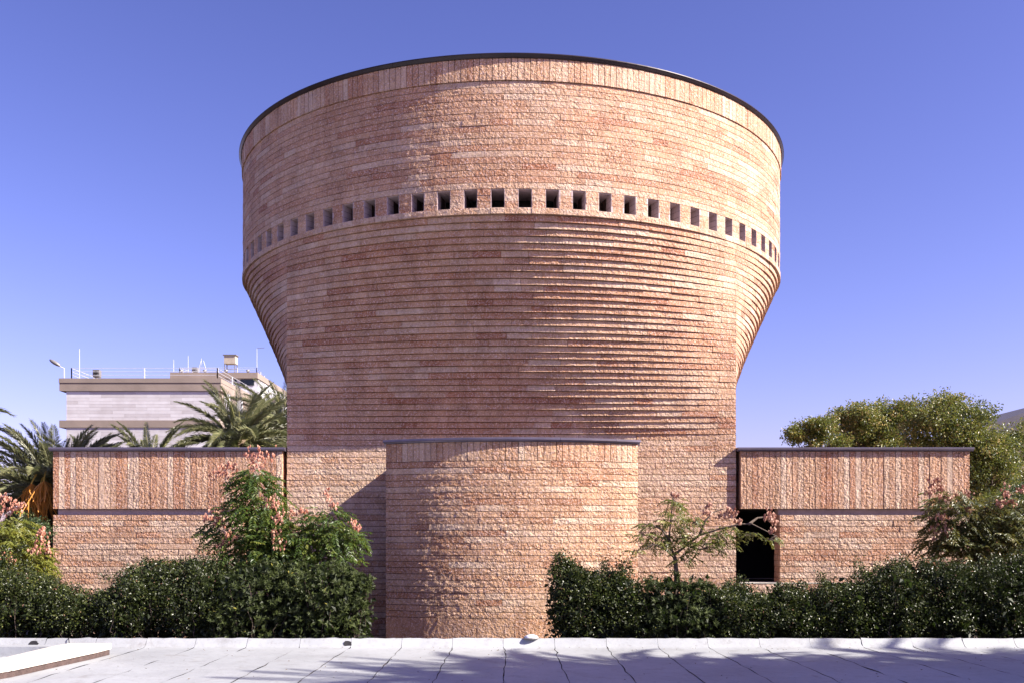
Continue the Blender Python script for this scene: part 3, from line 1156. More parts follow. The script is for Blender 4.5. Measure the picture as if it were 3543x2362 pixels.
DC = 108.0
orgC = np.array((at(960, 0, DC)[0], DC, 0.0))
Cb = thing('annex_block', 'small beige and white block with railing showing right at the tower edge', 'building', tuple(orgC))
c0, c1 = at(930, 0, DC)[0], at(977, 0, DC)[0]
cz0, cz1 = at(0, 1377, DC)[2], at(0, 1395, DC)[2]
MB().box((c0, DC, cz1), (c1, DC + 10, cz0), o=-orgC).build('parapet', M['concrete'], Cb)
MB().box((c0 + 0.2, DC + 0.3, 0), (c1 - 0.2, DC + 9.8, cz1 - 0.01), o=-orgC).build('wall', M['concrete'], Cb)
V, Q, T = prism([(c1 + 0.01, DC + 0.02), (c1 + 3, DC + 4), (c1 + 3, DC + 10), (c1 + 0.01, DC + 10)], cz1, cz0)
MB().add(np.array(V) - orgC, Q, T).build('corner_parapet', M['concrete'], Cb)
V, Q, T = prism([(c1 - 0.18, DC + 0.32), (c1 + 2.8, DC + 4.2), (c1 + 2.8, DC + 9.8), (c1 - 0.18, DC + 9.8)], 0, cz1 - 0.02)
MB().add(np.array(V) - orgC, Q, T).build('corner_wall', M['white_paint'], Cb)
MB().box((c0 + 0.5, DC + 0.2, cz1 - 1.0), (c1 - 0.5, DC + 0.28, cz1 - 0.35), o=-orgC).build('window', M['glass'], Cb)
mb = MB()
railing(mb, [(c0, DC + 0.3, cz0), (c1, DC + 0.3, cz0), (c1 + 2.8, DC + 4.2, cz0)], 0.5, 2.2, 0.05)
mb.build('railing', M['white_paint'], Cb, tuple(-orgC))

# rooftop things
p = at(799, 1278, DB + 3)
tk = thing('water_tank', 'tan box tank on four thin legs on the roof behind the palm', 'water tank', tuple((p.x, p.y, bz0)))
mb = MB()
for sx in (-0.62, 0.62):
    for sy in (-0.5, 0.5):
        mb.box((sx - 0.05, sy - 0.05, 0), (sx + 0.05, sy + 0.05, 1.25 + 0.2))
for zz in (0.35, 0.95):
    mb.box((-0.66, -0.54, zz), (0.66, -0.50, zz + 0.06))
    mb.box((-0.66, 0.50, zz), (0.66, 0.54, zz + 0.06))
mb.build('leg_frame', M['grey_metal'], tk)
MB().box((-0.68, -0.55, 1.25 + 0.21), (0.68, 0.55, 2.45)).build('tank', M['tan_tank'], tk)
MB().box((-0.82, -0.68, 2.452), (0.82, 0.68, 2.55)).build('lid', M['grey_metal'], tk)


def aerial(px_, ytop, ybot, d, label, arm=True):
    p = at(px_, ybot, d)
    h_ = at(px_, ytop, d)[2] - p.z
    t = thing('antenna', label, 'antenna', tuple(p))
    MB().tube([(0, 0, 0), (0, 0, h_)], [0.035, 0.02], 5).build('mast', M['white_paint'], t)
    if arm:
        MB().tube([(0, 0, h_), (0.9, 0, h_ + 0.05)], 0.03, 4).build('crossbar', M['grey_metal'], t)


aerial(889, 1204, 1280, DB + 2, 'tall thin antenna mast with a short crossbar right of the water tank')
aerial(275, 1206, 1306, DA + 1, 'tall thin white pole on the left end of the flat roof', False)
aerial(601, 1243, 1286, DB + 2, 'short white pole at the left corner of the taller block', False)
aerial(651, 1230, 1286, DB + 4, 'thin pole on the taller block, between ladder and left corner', False)
aerial(932, 1320, 1377, DC + 1, 'white pole standing on the small block at the tower edge', False)
# ladder frame
p = at(700, 1284, DB + 3)
t = thing('rooftop_ladder', 'slender A-shaped ladder frame on the taller block', 'ladder', (p.x, p.y, bz0))
mb = MB()
mb.tube([(-0.7, 0, 0), (-0.15, 0, 1.9)], 0.024, 4).tube([(0.7, 0, 0), (0.15, 0, 1.9)], 0.024, 4).tube([(-0.35, 0.3, 0), (-0.1, 0, 2.2)], 0.024, 4)
mb.build('rail', M['white_paint'], t)
mb = MB()
for k in range(4):
    h_ = 0.3 + k * 0.42
    w_ = 0.7 - 0.29 * h_
    mb.tube([(-w_, 0, h_), (w_, 0, h_)], 0.018, 4)
mb.build('rung', M['white_paint'], t)


def lump(px_, py_, d, w_, h_, name, label, cat, mat):
    p = at(px_, py_, d)
    t = thing(name, label, cat, tuple(p))
    MB().box((-w_ / 2, -0.3, 0.06), (w_ / 2, 0.3, h_)).build('casing', mat, t)
    MB().tube([(0, -0.305, h_ * 0.55), (0, -0.34, h_ * 0.55)], min(w_, h_) * 0.32, 10).build('fan_grille', M['black'], t)
    MB().box((-w_ / 2 + 0.03, -0.25, 0), (w_ / 2 - 0.03, 0.25, 0.058)).build('foot', M['grey_metal'], t)


lump(336, 1305, DA + 1, 0.62, 0.72, 'air_conditioner', 'grey air conditioner unit behind the front railing of the flat roof', 'air conditioner', M['grey_metal'])
lump(675, 1286, DB + 2, 0.62, 0.55, 'air_conditioner', 'small air conditioner left of the rooftop ladder', 'air conditioner', M['grey_metal'])
lump(800, 1326, DA + 24, 1.0, 0.8, 'air_conditioner', 'pale air conditioner at the far end of the side railing', 'air conditioner', M['white_paint'])
for px_, lb in ((628, 'left of the ladder'), (709, 'right of the ladder'), (783, 'just left of the water tank'), (858, 'right of the water tank')):
    p = at(px_, 1286, DB + 1)
    t = thing('roof_vent', 'small round roof vent ' + lb, 'vent', (p.x, p.y, bz0), group='round vents on the taller block')
    MB().tube([(0, 0, 0), (0, 0, 0.2)], 0.08, 6).build('pipe', M['grey_metal'], t)
    MB().tube([(0, 0, 0.2), (0, 0, 0.3), (0, 0, 0.45), (0, 0, 0.5)], [0.12, 0.24, 0.2, 0.08], 8).build('cowl', M['grey_metal'], t)
# floodlight on a raking arm
p = at(222, 1306, DA + 0.6)
t = thing('floodlight', 'street style lamp on a slanting arm at the left roof corner', 'lamp', tuple(p))
tip = at(196, 1262, DA + 0.6) - p
MB().tube([(0, 0, 0), (0, 0, 0.9), tuple(tip)], [0.06, 0.05, 0.04], 6).build('arm', M['white_paint'], t)
hd = at(190, 1254, DA + 0.6) - p
V, Q = [], []
for i in range(7):
    a = (i / 6 - 0.5) * pi
    for k in range(10):
        b_ = 2 * pi * k / 10
        q = Vector((0.62 * sin(a), 0.26 * cos(a) * cos(b_), 0.20 * cos(a) * sin(b_)))
        q.rotate(Matrix.Rotation(0.55, 3, 'Y'))
        V.append(tuple(q + hd))
for i in range(6):
    for k in range(10):
        Q.append((i * 10 + k, i * 10 + (k + 1) % 10, (i + 1) * 10 + (k + 1) % 10, (i + 1) * 10 + k))
MB().add(V, Q).build('lamp_head', M['grey_metal'], t, smooth=True)

# grey gable roof far right
DG = 70.0
orgG = np.array((at(3560, 0, DG)[0], DG, 0.0))
G = thing('gabled_building', 'dark grey sloping roof showing over the trees at the far right', 'building', tuple(orgG))
g0, g1, g2 = at(3380, 1484, DG), at(3700, 1370, DG), at(4000, 1484, DG)
V, Q, T = prism([(g0.x, DG), (g2.x, DG), (g2.x, DG + 12), (g0.x, DG + 12)], 0, g0.z - 0.3)
MB().add(np.array(V) - orgG, Q, T).build('wall', M['concrete'], G)
V = [(g0.x - 1, DG - 0.5, g0.z - 0.3), (g2.x + 1, DG - 0.5, g0.z - 0.3), (g2.x + 1, DG + 12.5, g0.z - 0.3), (g0.x - 1, DG + 12.5, g0.z - 0.3), (g1.x, DG - 0.5, g1.z), (g1.x, DG + 12.5, g1.z)]
MB().add(np.array(V) - orgG, [(0, 4, 5, 3), (1, 2, 5, 4), (0, 3, 2, 1)], [(0, 1, 4), (2, 3, 5)]).build('roof', M['grey_roof'], G)

# ================================================================== FOLIAGE


def rand_dirs(n):
    v = rng.normal(size=(n, 3))
    return v / np.linalg.norm(v, axis=1)[:, None]


def leaves_mesh(name, P, D, Nn, L, Wd, mat, tone):
    """folded diamond leaves: base P, direction D, normal Nn"""
    n = len(P)
    S = np.cross(D, Nn)
    S /= np.linalg.norm(S, axis=1)[:, None] + 1e-9
    Nn = np.cross(S, D)
    L = (np.ones(n) * L)[:, None]
    Wd = (np.ones(n) * Wd)[:, None]
    V = np.empty((n, 4, 3))
    V[:, 0] = P
    V[:, 1] = P + D * L * 0.45 + S * Wd * 0.5 + Nn * Wd * 0.18
    V[:, 2] = P + D * L - Nn * L * 0.08
    V[:, 3] = P + D * L * 0.45 - S * Wd * 0.5 + Nn * Wd * 0.18
    i = np.arange(n)[:, None] * 4
    T = np.concatenate([i + np.array([[0, 1, 2]]), i + np.array([[0, 2, 3]])], 1).reshape(-1, 3)
    return mesh_from(name, V.reshape(-1, 3), [T], mat, {'tone': np.repeat(np.clip(tone, 0, 1), 2)})


def clumps_in(lobes, n, rmin=0.55):
    """points biased to the shell of ellipsoid lobes"""
    vol = np.array([l[3] * l[4] * l[5] for l in lobes]) ** 0.67
    ch = rng.choice(len(lobes), n, p=vol / vol.sum())
    Lb = np.array(lobes)[ch]
    d = rand_dirs(n)
    r_ = rmin + (1 - rmin) * rng.random(n) ** 0.6
    r_ *= 1 + np.clip(rng.normal(0, 0.05, n), -0.1, 0.08)
    return Lb[:, :3] + d * Lb[:, 3:6] * r_[:, None], d, ch


def crown_mesh(name, lobes, org, nclump, per, crad, L, Wd, mat, droop=0.2, tone_mu=0.5, tone_sd=0.22, up=0.5, zmin=None):
    C0, d0, _ = clumps_in(lobes, nclump)
    ct = rng.normal(tone_mu, tone_sd * 1.0, nclump)
    cr = crad * (0.6 + 0.8 * rng.random(nclump))
    P = np.repeat(C0, per, 0) + np.clip(rng.normal(0, 1, (nclump * per, 3)), -1.7, 1.7) * np.repeat(cr, per)[:, None] * np.array([0.5, 0.5, 0.38])
    out = np.repeat(d0, per, 0)
    D = rand_dirs(len(P)) * 0.8 + out * 0.6 + np.array([0, 0, -droop])
    D /= np.linalg.norm(D, axis=1)[:, None]
    Nn = rand_dirs(len(P)) * 0.8 + np.array([0, 0, up])
    tn = np.repeat(ct, per) + rng.normal(0, tone_sd, len(P))
    LL = L * (0.7 + 0.6 * rng.random(len(P)))
    if zmin is not None:
        k = P[:, 2] > zmin
        P, D, Nn, tn, LL = P[k], D[k], Nn[k], tn[k], LL[k]
    return leaves_mesh(name, P - org, D, Nn, LL, Wd / L * LL, mat, tn)


def branches(mb_, p0, targets, r0, wob=0.12):
    for (x, y, z, w_) in targets:
        p0v, p1 = Vector(p0), Vector((x, y, z))
        pts = []
        for i in range(7):
            t = i / 6
            q = p0v.lerp(p1, t)
            q.z += 0.10 * (p1 - p0v).length * sin(t * pi) * 0.5
            s_ = wob * sin(t * pi)
            pts.append((q.x + rnd.gauss(0, s_ * 0.4), q.y + rnd.gauss(0, s_ * 0.4), q.z + rnd.gauss(0, s_ * 0.2)))
        mb_.tube(pts, np.linspace(r0 * w_, r0 * w_ * 0.25, 7), 5)


def lobes_px(spec):
    """(px, py, distance, rx px, rz px, ry metres) -> world lobes"""
    out = []
    for (px_, py_, d, rx, rz, ry) in spec:
        p = at(px_, py_, d)
        out.append((p.x, p.y, p.z, rx / F * d, ry, rz / F * d))
    return out


def leafy_tree(name, label, spec, base, mat, nclump, per, crad, L, Wd, trunk_r=0.16, group=None, **kw):
    lobes = []
    for (x_, y_, z_, a_, b_, c_) in lobes_px(spec):
        lobes.append((x_, y_, z_, a_ * 0.74, b_ * 0.74, c_ * 0.74))
        for _ in range(7):
            q = rand_dirs(1)[0]
            f_ = rnd.uniform(0.26, 0.42)
            lobes.append((x_ + q[0] * a_ * 0.72, y_ + q[1] * b_ * 0.72, z_ + q[2] * c_ * 0.72, a_ * f_, b_ * f_, c_ * f_))
    org = np.array((base[0], base[1], 0.0))
    t = thing(name, label, 'tree', tuple(org), group=group)
    zl = min(l[2] for l in lobes)
    fork = (base[0], base[1], max(0.8, zl * 0.55))
    mb_ = MB()
    mb_.tube([(base[0], base[1], 0), (base[0] + 0.05, base[1], fork[2] * 0.5), fork], [trunk_r * 1.2, trunk_r, trunk_r * 0.85], 8)
    branches(mb_, fork, [(l[0], l[1], l[2], 0.6) for l in lobes[::8]], trunk_r)
    for l in lobes[::8]:
        tg = []
        for _ in range(7):
            d = rand_dirs(1)[0]
            tg.append((l[0] + d[0] * l[3] * 0.8, l[1] + d[1] * l[4] * 0.8, l[2] + abs(d[2]) * l[5] * 0.8, 0.22))
        branches(mb_, (l[0], l[1], l[2] - l[5] * 0.3), tg, trunk_r)
    mb_.build('trunk', M['bark'], t, tuple(-org))
    me = crown_mesh('crown', lobes, org, nclump, per, crad, L, Wd, M[mat], **kw)
    link('crown', me, t)
    return t


# trees behind the right wing
leafy_tree('broadleaf_tree', 'small round yellow-green tree just right of the tower, behind the wing', [
    (2800, 1492, 34, 70, 42, 0.9), (2755, 1512, 34, 42, 30, 0.7), (2850, 1478, 34, 45, 42, 0.8), (2845, 1545, 34, 90, 42, 0.9)],
    (at(2830, 0, 34)[0], 34), 'leaf_tree', 330, 34, 0.24, 0.085, 0.045, 0.12, tone_mu=0.5)
leafy_tree('broadleaf_tree', 'broad domed yellow-green tree behind the middle of the right wing', [
    (3030, 1470, 37, 140, 88, 1.8), (2955, 1480, 36.5, 90, 75, 1.4), (3110, 1440, 37, 80, 62, 1.4), (3060, 1560, 37, 160, 60, 1.7), (2960, 1440, 36.5, 55, 45, 1.0)],
    (at(3040, 0, 37)[0], 37), 'leaf_tree', 900, 36, 0.30, 0.095, 0.05, 0.2, tone_mu=0.58)
leafy_tree('broadleaf_tree', 'tallest tree behind the right wing, with a crown stepping down to the right', [
    (3255, 1420, 33, 78, 62, 1.3), (3320, 1460, 33, 110, 80, 1.5), (3230, 1480, 32.5, 100, 80, 1.4), (3400, 1530, 33, 90, 80, 1.5), (3350, 1580, 33, 150, 100, 1.7),
    (3430, 1660, 32.5, 80, 100, 1.4), (3410, 1790, 32, 85, 120, 1.3), (3420, 1900, 31, 80, 100, 1.2)],
    (at(3330, 0, 33)[0], 33), 'leaf_tree', 1450, 34, 0.28, 0.085, 0.046, 0.2, tone_mu=0.46)
leafy_tree('broadleaf_tree', 'olive brown tree at the far right edge, before the grey roof', [
    (3560, 1462, 38, 22, 16, 0.4), (3545, 1540, 37, 80, 68, 1.4), (3500, 1650, 36, 70, 70, 1.3), (3580, 1700, 36, 90, 90, 1.4)],
    (at(3560, 0, 37)[0], 37), 'leaf_tree', 420, 34, 0.30, 0.095, 0.05, 0.15, tone_mu=0.5)
leafy_tree('broadleaf_tree', 'dark green tree at the right edge beside the end of the wing', [
    (3530, 1760, 25, 95, 110, 0.9), (3480, 1880, 25, 100, 110, 0.9), (3545, 1960, 24.5, 100, 130, 0.9), (3440, 1960, 24.5, 70, 90, 0.6)],
    (at(3500, 0, 25)[0], 25), 'leaf_tree_dark', 560, 40, 0.24, 0.06, 0.032, 0.12, tone_mu=0.4)

# ---------------- palms


def frond_mesh(name, L, bend, lmax, mat, n=58, seed=0, width=0.026):
    """frond leaving the origin along +X, rising then arching down"""
    g = np.random.default_rng(seed)
    m_ = 14
    pts = []
    a = 0.0
    x = z = 0.0
    for i in range(m_ + 1):
        pts.append((x, 0.0, z))
        t = i / m_
        a = -bend * (t ** 1.5)
        x += cos(a) * L / m_
        z += sin(a) * L / m_
    pts = np.array(pts)
    s = np.linspace(0.10, 0.995, n) ** 0.95
    idx = s * m_
    i0 = np.clip(idx.astype(int), 0, m_ - 1)
    fr = (idx - i0)[:, None]
    P = pts[i0] * (1 - fr) + pts[i0 + 1] * fr
    T = pts[i0 + 1] - pts[i0]
    T /= np.linalg.norm(T, axis=1)[:, None]
    up = np.cross(T, np.array([0, 1.0, 0])) * -1
    up = np.where(up[:, 2:3] < 0, -up, up)
    Vs, Ts, tn = [], [], []
    k = 0
    for side in (-1, 1):
        ln = lmax * (0.45 + 0.55 * np.sin(np.clip(s * 1.05, 0, 1) * pi) ** 0.6) * (1 - 0.35 * s)
        ln *= 0.9 + 0.2 * g.random(n)
        fwd = 0.75 + 0.6 * s + g.normal(0, 0.16, n)
        lift = 0.30 + g.normal(0, 0.34, n)
        D = T * fwd[:, None] + np.array([0, side * 1.0, 0]) * 0.85 + up * lift[:, None]
        D /= np.linalg.norm(D, axis=1)[:, None]
        Wv = np.cross(D, up)
        Wv /= np.linalg.norm(Wv, axis=1)[:, None]
        tip = P + D * ln[:, None] + np.array([0, 0, -0.16]) * ln[:, None]
        mid = P + D * (ln * 0.45)[:, None]
        w_ = width
        V = np.stack([P - T * w_ * 0.3, mid - T * w_ * 0.5, tip, mid + T * w_ * 0.5 + up * w_ * 0.25], 1)
        Vs.append(V.reshape(-1, 3))
        i = np.arange(n)[:, None] * 4 + k
        Ts.append(np.concatenate([i + [[0, 1, 2]], i + [[0, 2, 3]]], 1).reshape(-1, 3))
        tn.append(np.repeat(np.clip(g.normal(0.5, 0.22, n), 0, 1), 2))
        k += n * 4
    mb_ = MB().tube(pts, np.linspace(0.030, 0.006, m_ + 1), 4, cap=False)
    rv = np.concatenate(mb_.v)
    rq = np.concatenate(mb_.q) + k
    nf = sum(len(t) for t in Ts)
    me = mesh_from(name, np.concatenate(Vs + [rv]), [np.concatenate(Ts), rq], [mat, M['rachis']],
                   {'tone': np.concatenate(tn + [np.full(len(rq), 0.7)])}, mi=np.concatenate([np.zeros(nf), np.ones(len(rq))]))
    return me


FR = [frond_mesh('frond', 3.3, b_, 0.54, M['frond'], seed=i, n=135, width=0.024) for i, b_ in enumerate((0.75, 1.15, 1.6, 2.0))]
FRD = [frond_mesh('dry_frond', 3.0, b_, 0.42, M['frond_dead'], seed=10 + i, n=48) for i, b_ in enumerate((0.6, 1.1))]


def palm(label, px_, py_, d, size=1.0, nf=46, lo=-0.55, dead=12, dates=(), trunk_lean=0.0, z=None, x=None, group='date palms', wall_side=False):
    c_ = at(px_, py_, d) if x is None else Vector((x, d, z))
    t = thing('date_palm', label, 'palm tree', (c_.x, c_.y, 0), group=group)
    h_ = c_.z
    pts = [(trunk_lean * (1 - i / 10), 0, h_ * i / 10) for i in range(11)]
    pts2, rr_ = [], []
    for i in range(41):
        f = i / 40
        pts2.append((trunk_lean * (1 - f), 0, h_ * f))
        rr_.append(0.24 + 0.03 * (i % 2) + 0.05 * max(0, f - 0.8) * 5)
    MB().tube(pts2, rr_, 10).build('trunk', M['palm_bark'], t)
    ga = 2.39996
    for i in range(nf):
        f = (i + 0.5) / nf
        el = radians_lerp(1.38, lo, f ** 0.85) + rnd.gauss(0, 0.06)
        az = i * ga + rnd.gauss(0, 0.12)
        me = FR[min(3, int(f * 4 * 0.999 + rnd.uniform(-0.3, 0.3)))] if f > 0.08 else FR[0]
        s_ = size * (0.93 + 0.14 * min(1, f * 2.2)) * rnd.uniform(0.9, 1.08)
        if wall_side and c_.x + cos(az) * cos(el * 0.5) * 3.0 * s_ > -10.9 and c_.y + sin(az) * cos(el * 0.5) * 3.0 * s_ < 24.2 and f > 0.12:
            continue
        o = link('frond', me, t)
        o.location = (0.14 * cos(az), 0.14 * sin(az), h_ - 0.1 - 0.25 * f)
        o.rotation_euler = (rnd.gauss(0, 0.25), -el, az)
        o.scale = (s_, s_, s_)
    for i in range(dead):
        az = i * ga * 1.3 + rnd.gauss(0, 0.2)
        if wall_side and cos(az) > 0.2:
            continue
        el = -rnd.uniform(0.8, 1.35)
        o = link('dry_frond', FRD[i % 2], t)
        o.location = (0.2 * cos(az), 0.2 * sin(az), h_ - 0.45)
        o.rotation_euler = (rnd.gauss(0, 0.2), -el, az)
        s_ = size * rnd.uniform(0.6, 0.85)
        o.scale = (s_, s_, s_)
    # dates: arched yellow stalks ending in hanging strands
    for (tx, tz, ty) in dates:
        mb_ = MB()
        P0 = Vector((-0.05, -0.25, h_ - 0.15))
        P1 = Vector((tx, ty, tz + h_))
        pts = []
        for i in range(9):
            f = i / 8
            q = P0.lerp(P1, f)
            q.z += 0.35 * sin(f * pi)
            pts.append(tuple(q))
        mb_.tube(pts, np.linspace(0.028, 0.018, 9), 5)
        st = mb_.build('date_stalk', M['stalk'], t)
        mb_ = MB()
        for k in range(60):
            e_ = P1 + Vector((rnd.gauss(0, 0.17), rnd.gauss(0, 0.15), -rnd.uniform(0.35, 0.95)))
            mid = P1.lerp(e_, 0.4) + Vector((rnd.gauss(0, 0.07), rnd.gauss(0, 0.07), 0.05))
            mb_.tube([tuple(P1), tuple(mid), tuple(e_)], [0.006, 0.012, 0.010], 3, cap=False)
        o = mb_.build('date_bunch', M['dates'], t, attrs={'tone': 0.5})
        o['kind'] = 'stuff'
    return t


def radians_lerp(a, b_, t):
    return a + (b_ - a) * t


palm('large date palm at the left end of the wing, hung with orange dates', 192, 1680, 25.0, 0.66, 120, -0.85, 24,
     dates=[tuple((at(x_, y_, 23.7) - at(192, 1680, 25.0))[i_] for i_ in (0, 2, 1)) for x_, y_ in ((152, 1662), (108, 1672), (135, 1698))], wall_side=True)
palm('date palm with full arching crown behind the wing, next to the tower', 828, 1520, 43, 0.94, 76, -0.75, 6)
palm('dark palm crown half hidden by the tower, right of the full-crowned palm', 985, 1470, 50, 1.0, 56, -0.85, 14)
palm('palm showing only a fan of upright tips above the middle of the left wing', 520, 1622, 40, 0.72, 40, 0.1, 0)
palm('palm at the left picture edge of which only drooping frond tips show', -345, 1470, 30, 0.95, 50, -0.6, 6)
palm('low palm of which a few fronds show over the left end of the coping', 300, 1640, 38, 0.66, 30, -0.1, 0)

# palms standing right of the picture whose shadows lie on the roof
for i_, (sx_, sy_, h_, lb) in enumerate((
        (0.6, 13.0, 6.6, 'palm right of the picture nearest to the camera, shading the near roof'),
        (3.2, 14.3, 7.4, 'second palm right of the picture, shading the middle of the roof'),
        (5.4, 13.6, 8.0, 'third palm right of the picture, shading the roof before the door'),
        (1.6, 14.2, 8.4, 'slim palm right of the picture, thickening the shade at mid roof'),
        (7.0, 14.0, 6.8, 'low palm right of the picture, shading the near right corner of the roof'),
        (4.0, 12.4, 7.0, 'palm right of the picture standing before the others, shading the roof near the camera'),
        (8.0, 12.6, 7.8, 'palm right of the picture, shading the roof corner nearest the camera'),
        (8.4, 15.2, 7.6, 'farthest palm right of the picture, shading the right end of the roof'))):
    t_ = h_ / math.tan(EL)
    palm(lb, 0, 0, sy_ + t_ * cos(AZ), 0.92, 60, -0.6, 8, x=sx_ + t_ * sin(AZ), z=ZT + h_)

# ---------------- shrubs of the two hedges


def shrub(label, spec, kind, nclump, group, seed_tone=0.45, name='shrub', sprigs=0):
    lobes = [(l[0], l[1], l[2] - 0.05, l[3] * 1.22, l[4], l[5] * 0.90) for l in lobes_px(spec)]
    base_lobes = list(lobes)
    for l in base_lobes:
        for _ in range(7):
            q = rand_dirs(1)[0]
            f_ = rnd.uniform(0.20, 0.36)
            lobes.append((l[0] + q[0] * l[3] * 0.9, l[1] + q[1] * l[4] * 0.7, l[2] + abs(q[2]) * l[5] * 0.98, l[3] * f_, l[4] * f_, l[5] * f_))
    sprigs = sprigs + (7 if kind == 'glossy' else 2)
    bx = np.mean([l[0] for l in lobes])
    by = np.mean([l[1] for l in lobes])
    org = np.array((bx, by, 0.0))
    t = thing(name, label, 'shrub', tuple(org), group=group)
    mb_ = MB()
    tg = []
    for l in base_lobes:
        for _ in range(12):
            d = rand_dirs(1)[0]
            tg.append((l[0] + d[0] * l[3] * 0.9, l[1] + d[1] * l[4] * 0.9, l[2] + d[2] * l[5] * 0.9, 0.5))
    for g_ in tg:
        branches(mb_, (g_[0] * 0.4 + bx * 0.6, g_[1] * 0.4 + by * 0.6, 0.0), [g_], 0.018, 0.2)
    for _ in range(sprigs):
        l = rnd.choice(lobes[:len(spec)])
        p0 = Vector((l[0] + rnd.uniform(-0.7, 0.7) * l[3], l[1], l[2] + l[5] * 0.7))
        p1 = p0 + Vector((rnd.uniform(-0.2, 0.3), rnd.uniform(-0.1, 0.1), rnd.uniform(0.10, 0.32)))
        branches(mb_, tuple(p0), [(*p1, 0.5)], 0.012, 0.05)
        lobes = lobes + [(p1.x, p1.y, p1.z - 0.07, 0.05, 0.05, 0.10), ((p0.x + p1.x) / 2, p1.y, (p0.z + p1.z) / 2, 0.05, 0.05, 0.1)]
    mb_.build('stems', M['bark'], t, tuple(-org))
    # clumps of leaves; each clump a rosette on a twig tip
    per = 15 if kind == 'rosette' else 18
    lobes_s = [l for l in lobes]
    C0, d0, _ = clumps_in(lobes_s, int(nclump * 1.15), 0.40)
    k = C0[:, 2] > 0.12
    C0, d0 = C0[k], d0[k]
    n = len(C0)
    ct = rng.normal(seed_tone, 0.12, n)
    if kind == 'rosette':
        ax = d0 * 0.8 + np.array([0, -0.15, 0.6])
        ax /= np.linalg.norm(ax, axis=1)[:, None]
        A_ = np.repeat(ax, per, 0)
        P = np.repeat(C0, per, 0) - A_ * (rng.random(n * per) * 0.10)[:, None]
        D = rand_dirs(n * per)
        D -= A_ * (D * A_).sum(1)[:, None]
        D /= np.linalg.norm(D, axis=1)[:, None] + 1e-9
        D = D + A_ * rng.uniform(0.2, 1.3, n * per)[:, None]
        D /= np.linalg.norm(D, axis=1)[:, None]
        L_ = 0.078 * (0.7 + 0.5 * rng.random(n * per))
        tn = np.repeat(ct, per) + rng.normal(0, 0.17, n * per)
        me = leaves_mesh('foliage', P - org, D, A_, L_, L_ * 0.30, M['leaf_rosette'], np.where(rng.random(n * per) < 0.006, 1.0, np.minimum(tn, 0.92)))
    else:
        P = np.repeat(C0, per, 0) + rng.normal(0, 0.055, (n * per, 3))
        D = rand_dirs(n * per) + np.repeat(d0, per, 0) * 0.5 + np.array([0, 0, 0.3])
        D /= np.linalg.norm(D, axis=1)[:, None]
        Nn = rand_dirs(n * per) + np.array([0.25, -0.35, 0.7])
        L_ = 0.048 * (0.7 + 0.6 * rng.random(n * per))
        tn = np.minimum(np.repeat(ct, per) + rng.normal(0, 0.18, n * per), 0.92)
        tn = np.where(rng.random(n * per) < 0.012, rng.uniform(0.94, 1.0, n * per), tn)
        me = leaves_mesh('foliage', P - org, D, Nn, L_, L_ * 0.55, M['leaf_glossy'], tn)
    link('foliage', me, t)
    # inner leaves fill the heart of the bush, shade put into their dark tone
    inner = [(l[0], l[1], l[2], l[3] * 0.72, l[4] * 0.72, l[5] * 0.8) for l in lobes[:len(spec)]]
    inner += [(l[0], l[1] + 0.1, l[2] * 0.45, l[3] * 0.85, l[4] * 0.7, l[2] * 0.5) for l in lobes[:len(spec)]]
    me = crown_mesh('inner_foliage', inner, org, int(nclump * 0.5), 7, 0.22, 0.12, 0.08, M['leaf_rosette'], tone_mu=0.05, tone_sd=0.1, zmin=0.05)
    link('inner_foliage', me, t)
    return t


GL, GR = 'shrubs of the left hedge', 'shrubs of the right hedge'
HD = 19.3
shrub('dark glossy shrub at the left edge under the yellow-green tree', [(30, 2080, HD, 130, 120, 0.7), (-60, 2000, HD, 120, 120, 0.7), (110, 2030, 19.8, 70, 60, 0.5)], 'glossy', 950, GL)
shrub('low loose shrub with twigs before the left corner of the wing', [(200, 2110, HD, 90, 90, 0.6), (300, 2120, HD, 100, 80, 0.6), (150, 2060, 19.6, 60, 60, 0.4)], 'glossy', 800, GL, sprigs=7)
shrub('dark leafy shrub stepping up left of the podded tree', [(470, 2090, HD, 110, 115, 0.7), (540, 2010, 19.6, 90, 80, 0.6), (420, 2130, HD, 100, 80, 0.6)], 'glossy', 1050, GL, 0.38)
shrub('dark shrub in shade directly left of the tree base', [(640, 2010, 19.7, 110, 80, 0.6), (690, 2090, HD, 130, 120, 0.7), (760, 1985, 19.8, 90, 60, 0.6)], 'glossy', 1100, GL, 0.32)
shrub('rounded blue-green shrub with rosette leaves below the podded tree', [(900, 2040, HD, 150, 110, 0.8), (860, 2140, HD, 150, 90, 0.8), (980, 1990, 19.5, 100, 60, 0.6)], 'rosette', 1150, GL)
shrub('blue-green rosette shrub at the right end of the left hedge', [(1120, 2040, HD, 130, 100, 0.75), (1160, 2130, HD, 105, 95, 0.7), (1080, 2130, HD, 130, 90, 0.7), (1215, 2010, 19.4, 60, 50, 0.4)], 'rosette', 1150, GL, sprigs=4)
shrub('glossy shrub beside the curved annex with pale sprouting tips', [(1985, 2070, HD, 70, 110, 0.6), (2060, 2040, HD, 80, 75, 0.6), (2030, 2140, HD, 100, 90, 0.6), (1960, 1985, HD, 45, 45, 0.35)], 'glossy', 1000, GR, 0.5, sprigs=7)
shrub('low glossy shrub with sprigs, second from the annex', [(2140, 2080, HD, 80, 90, 0.6), (2170, 2150, HD, 90, 80, 0.6), (2120, 2010, HD, 40, 40, 0.3)], 'glossy', 800, GR, 0.5, sprigs=6)
shrub('mounded blue-green rosette shrub under the slender tree', [(2330, 2060, HD, 140, 85, 0.8), (2280, 2130, HD, 120, 90, 0.8), (2400, 2130, HD, 120, 90, 0.8)], 'rosette', 1150, GR)
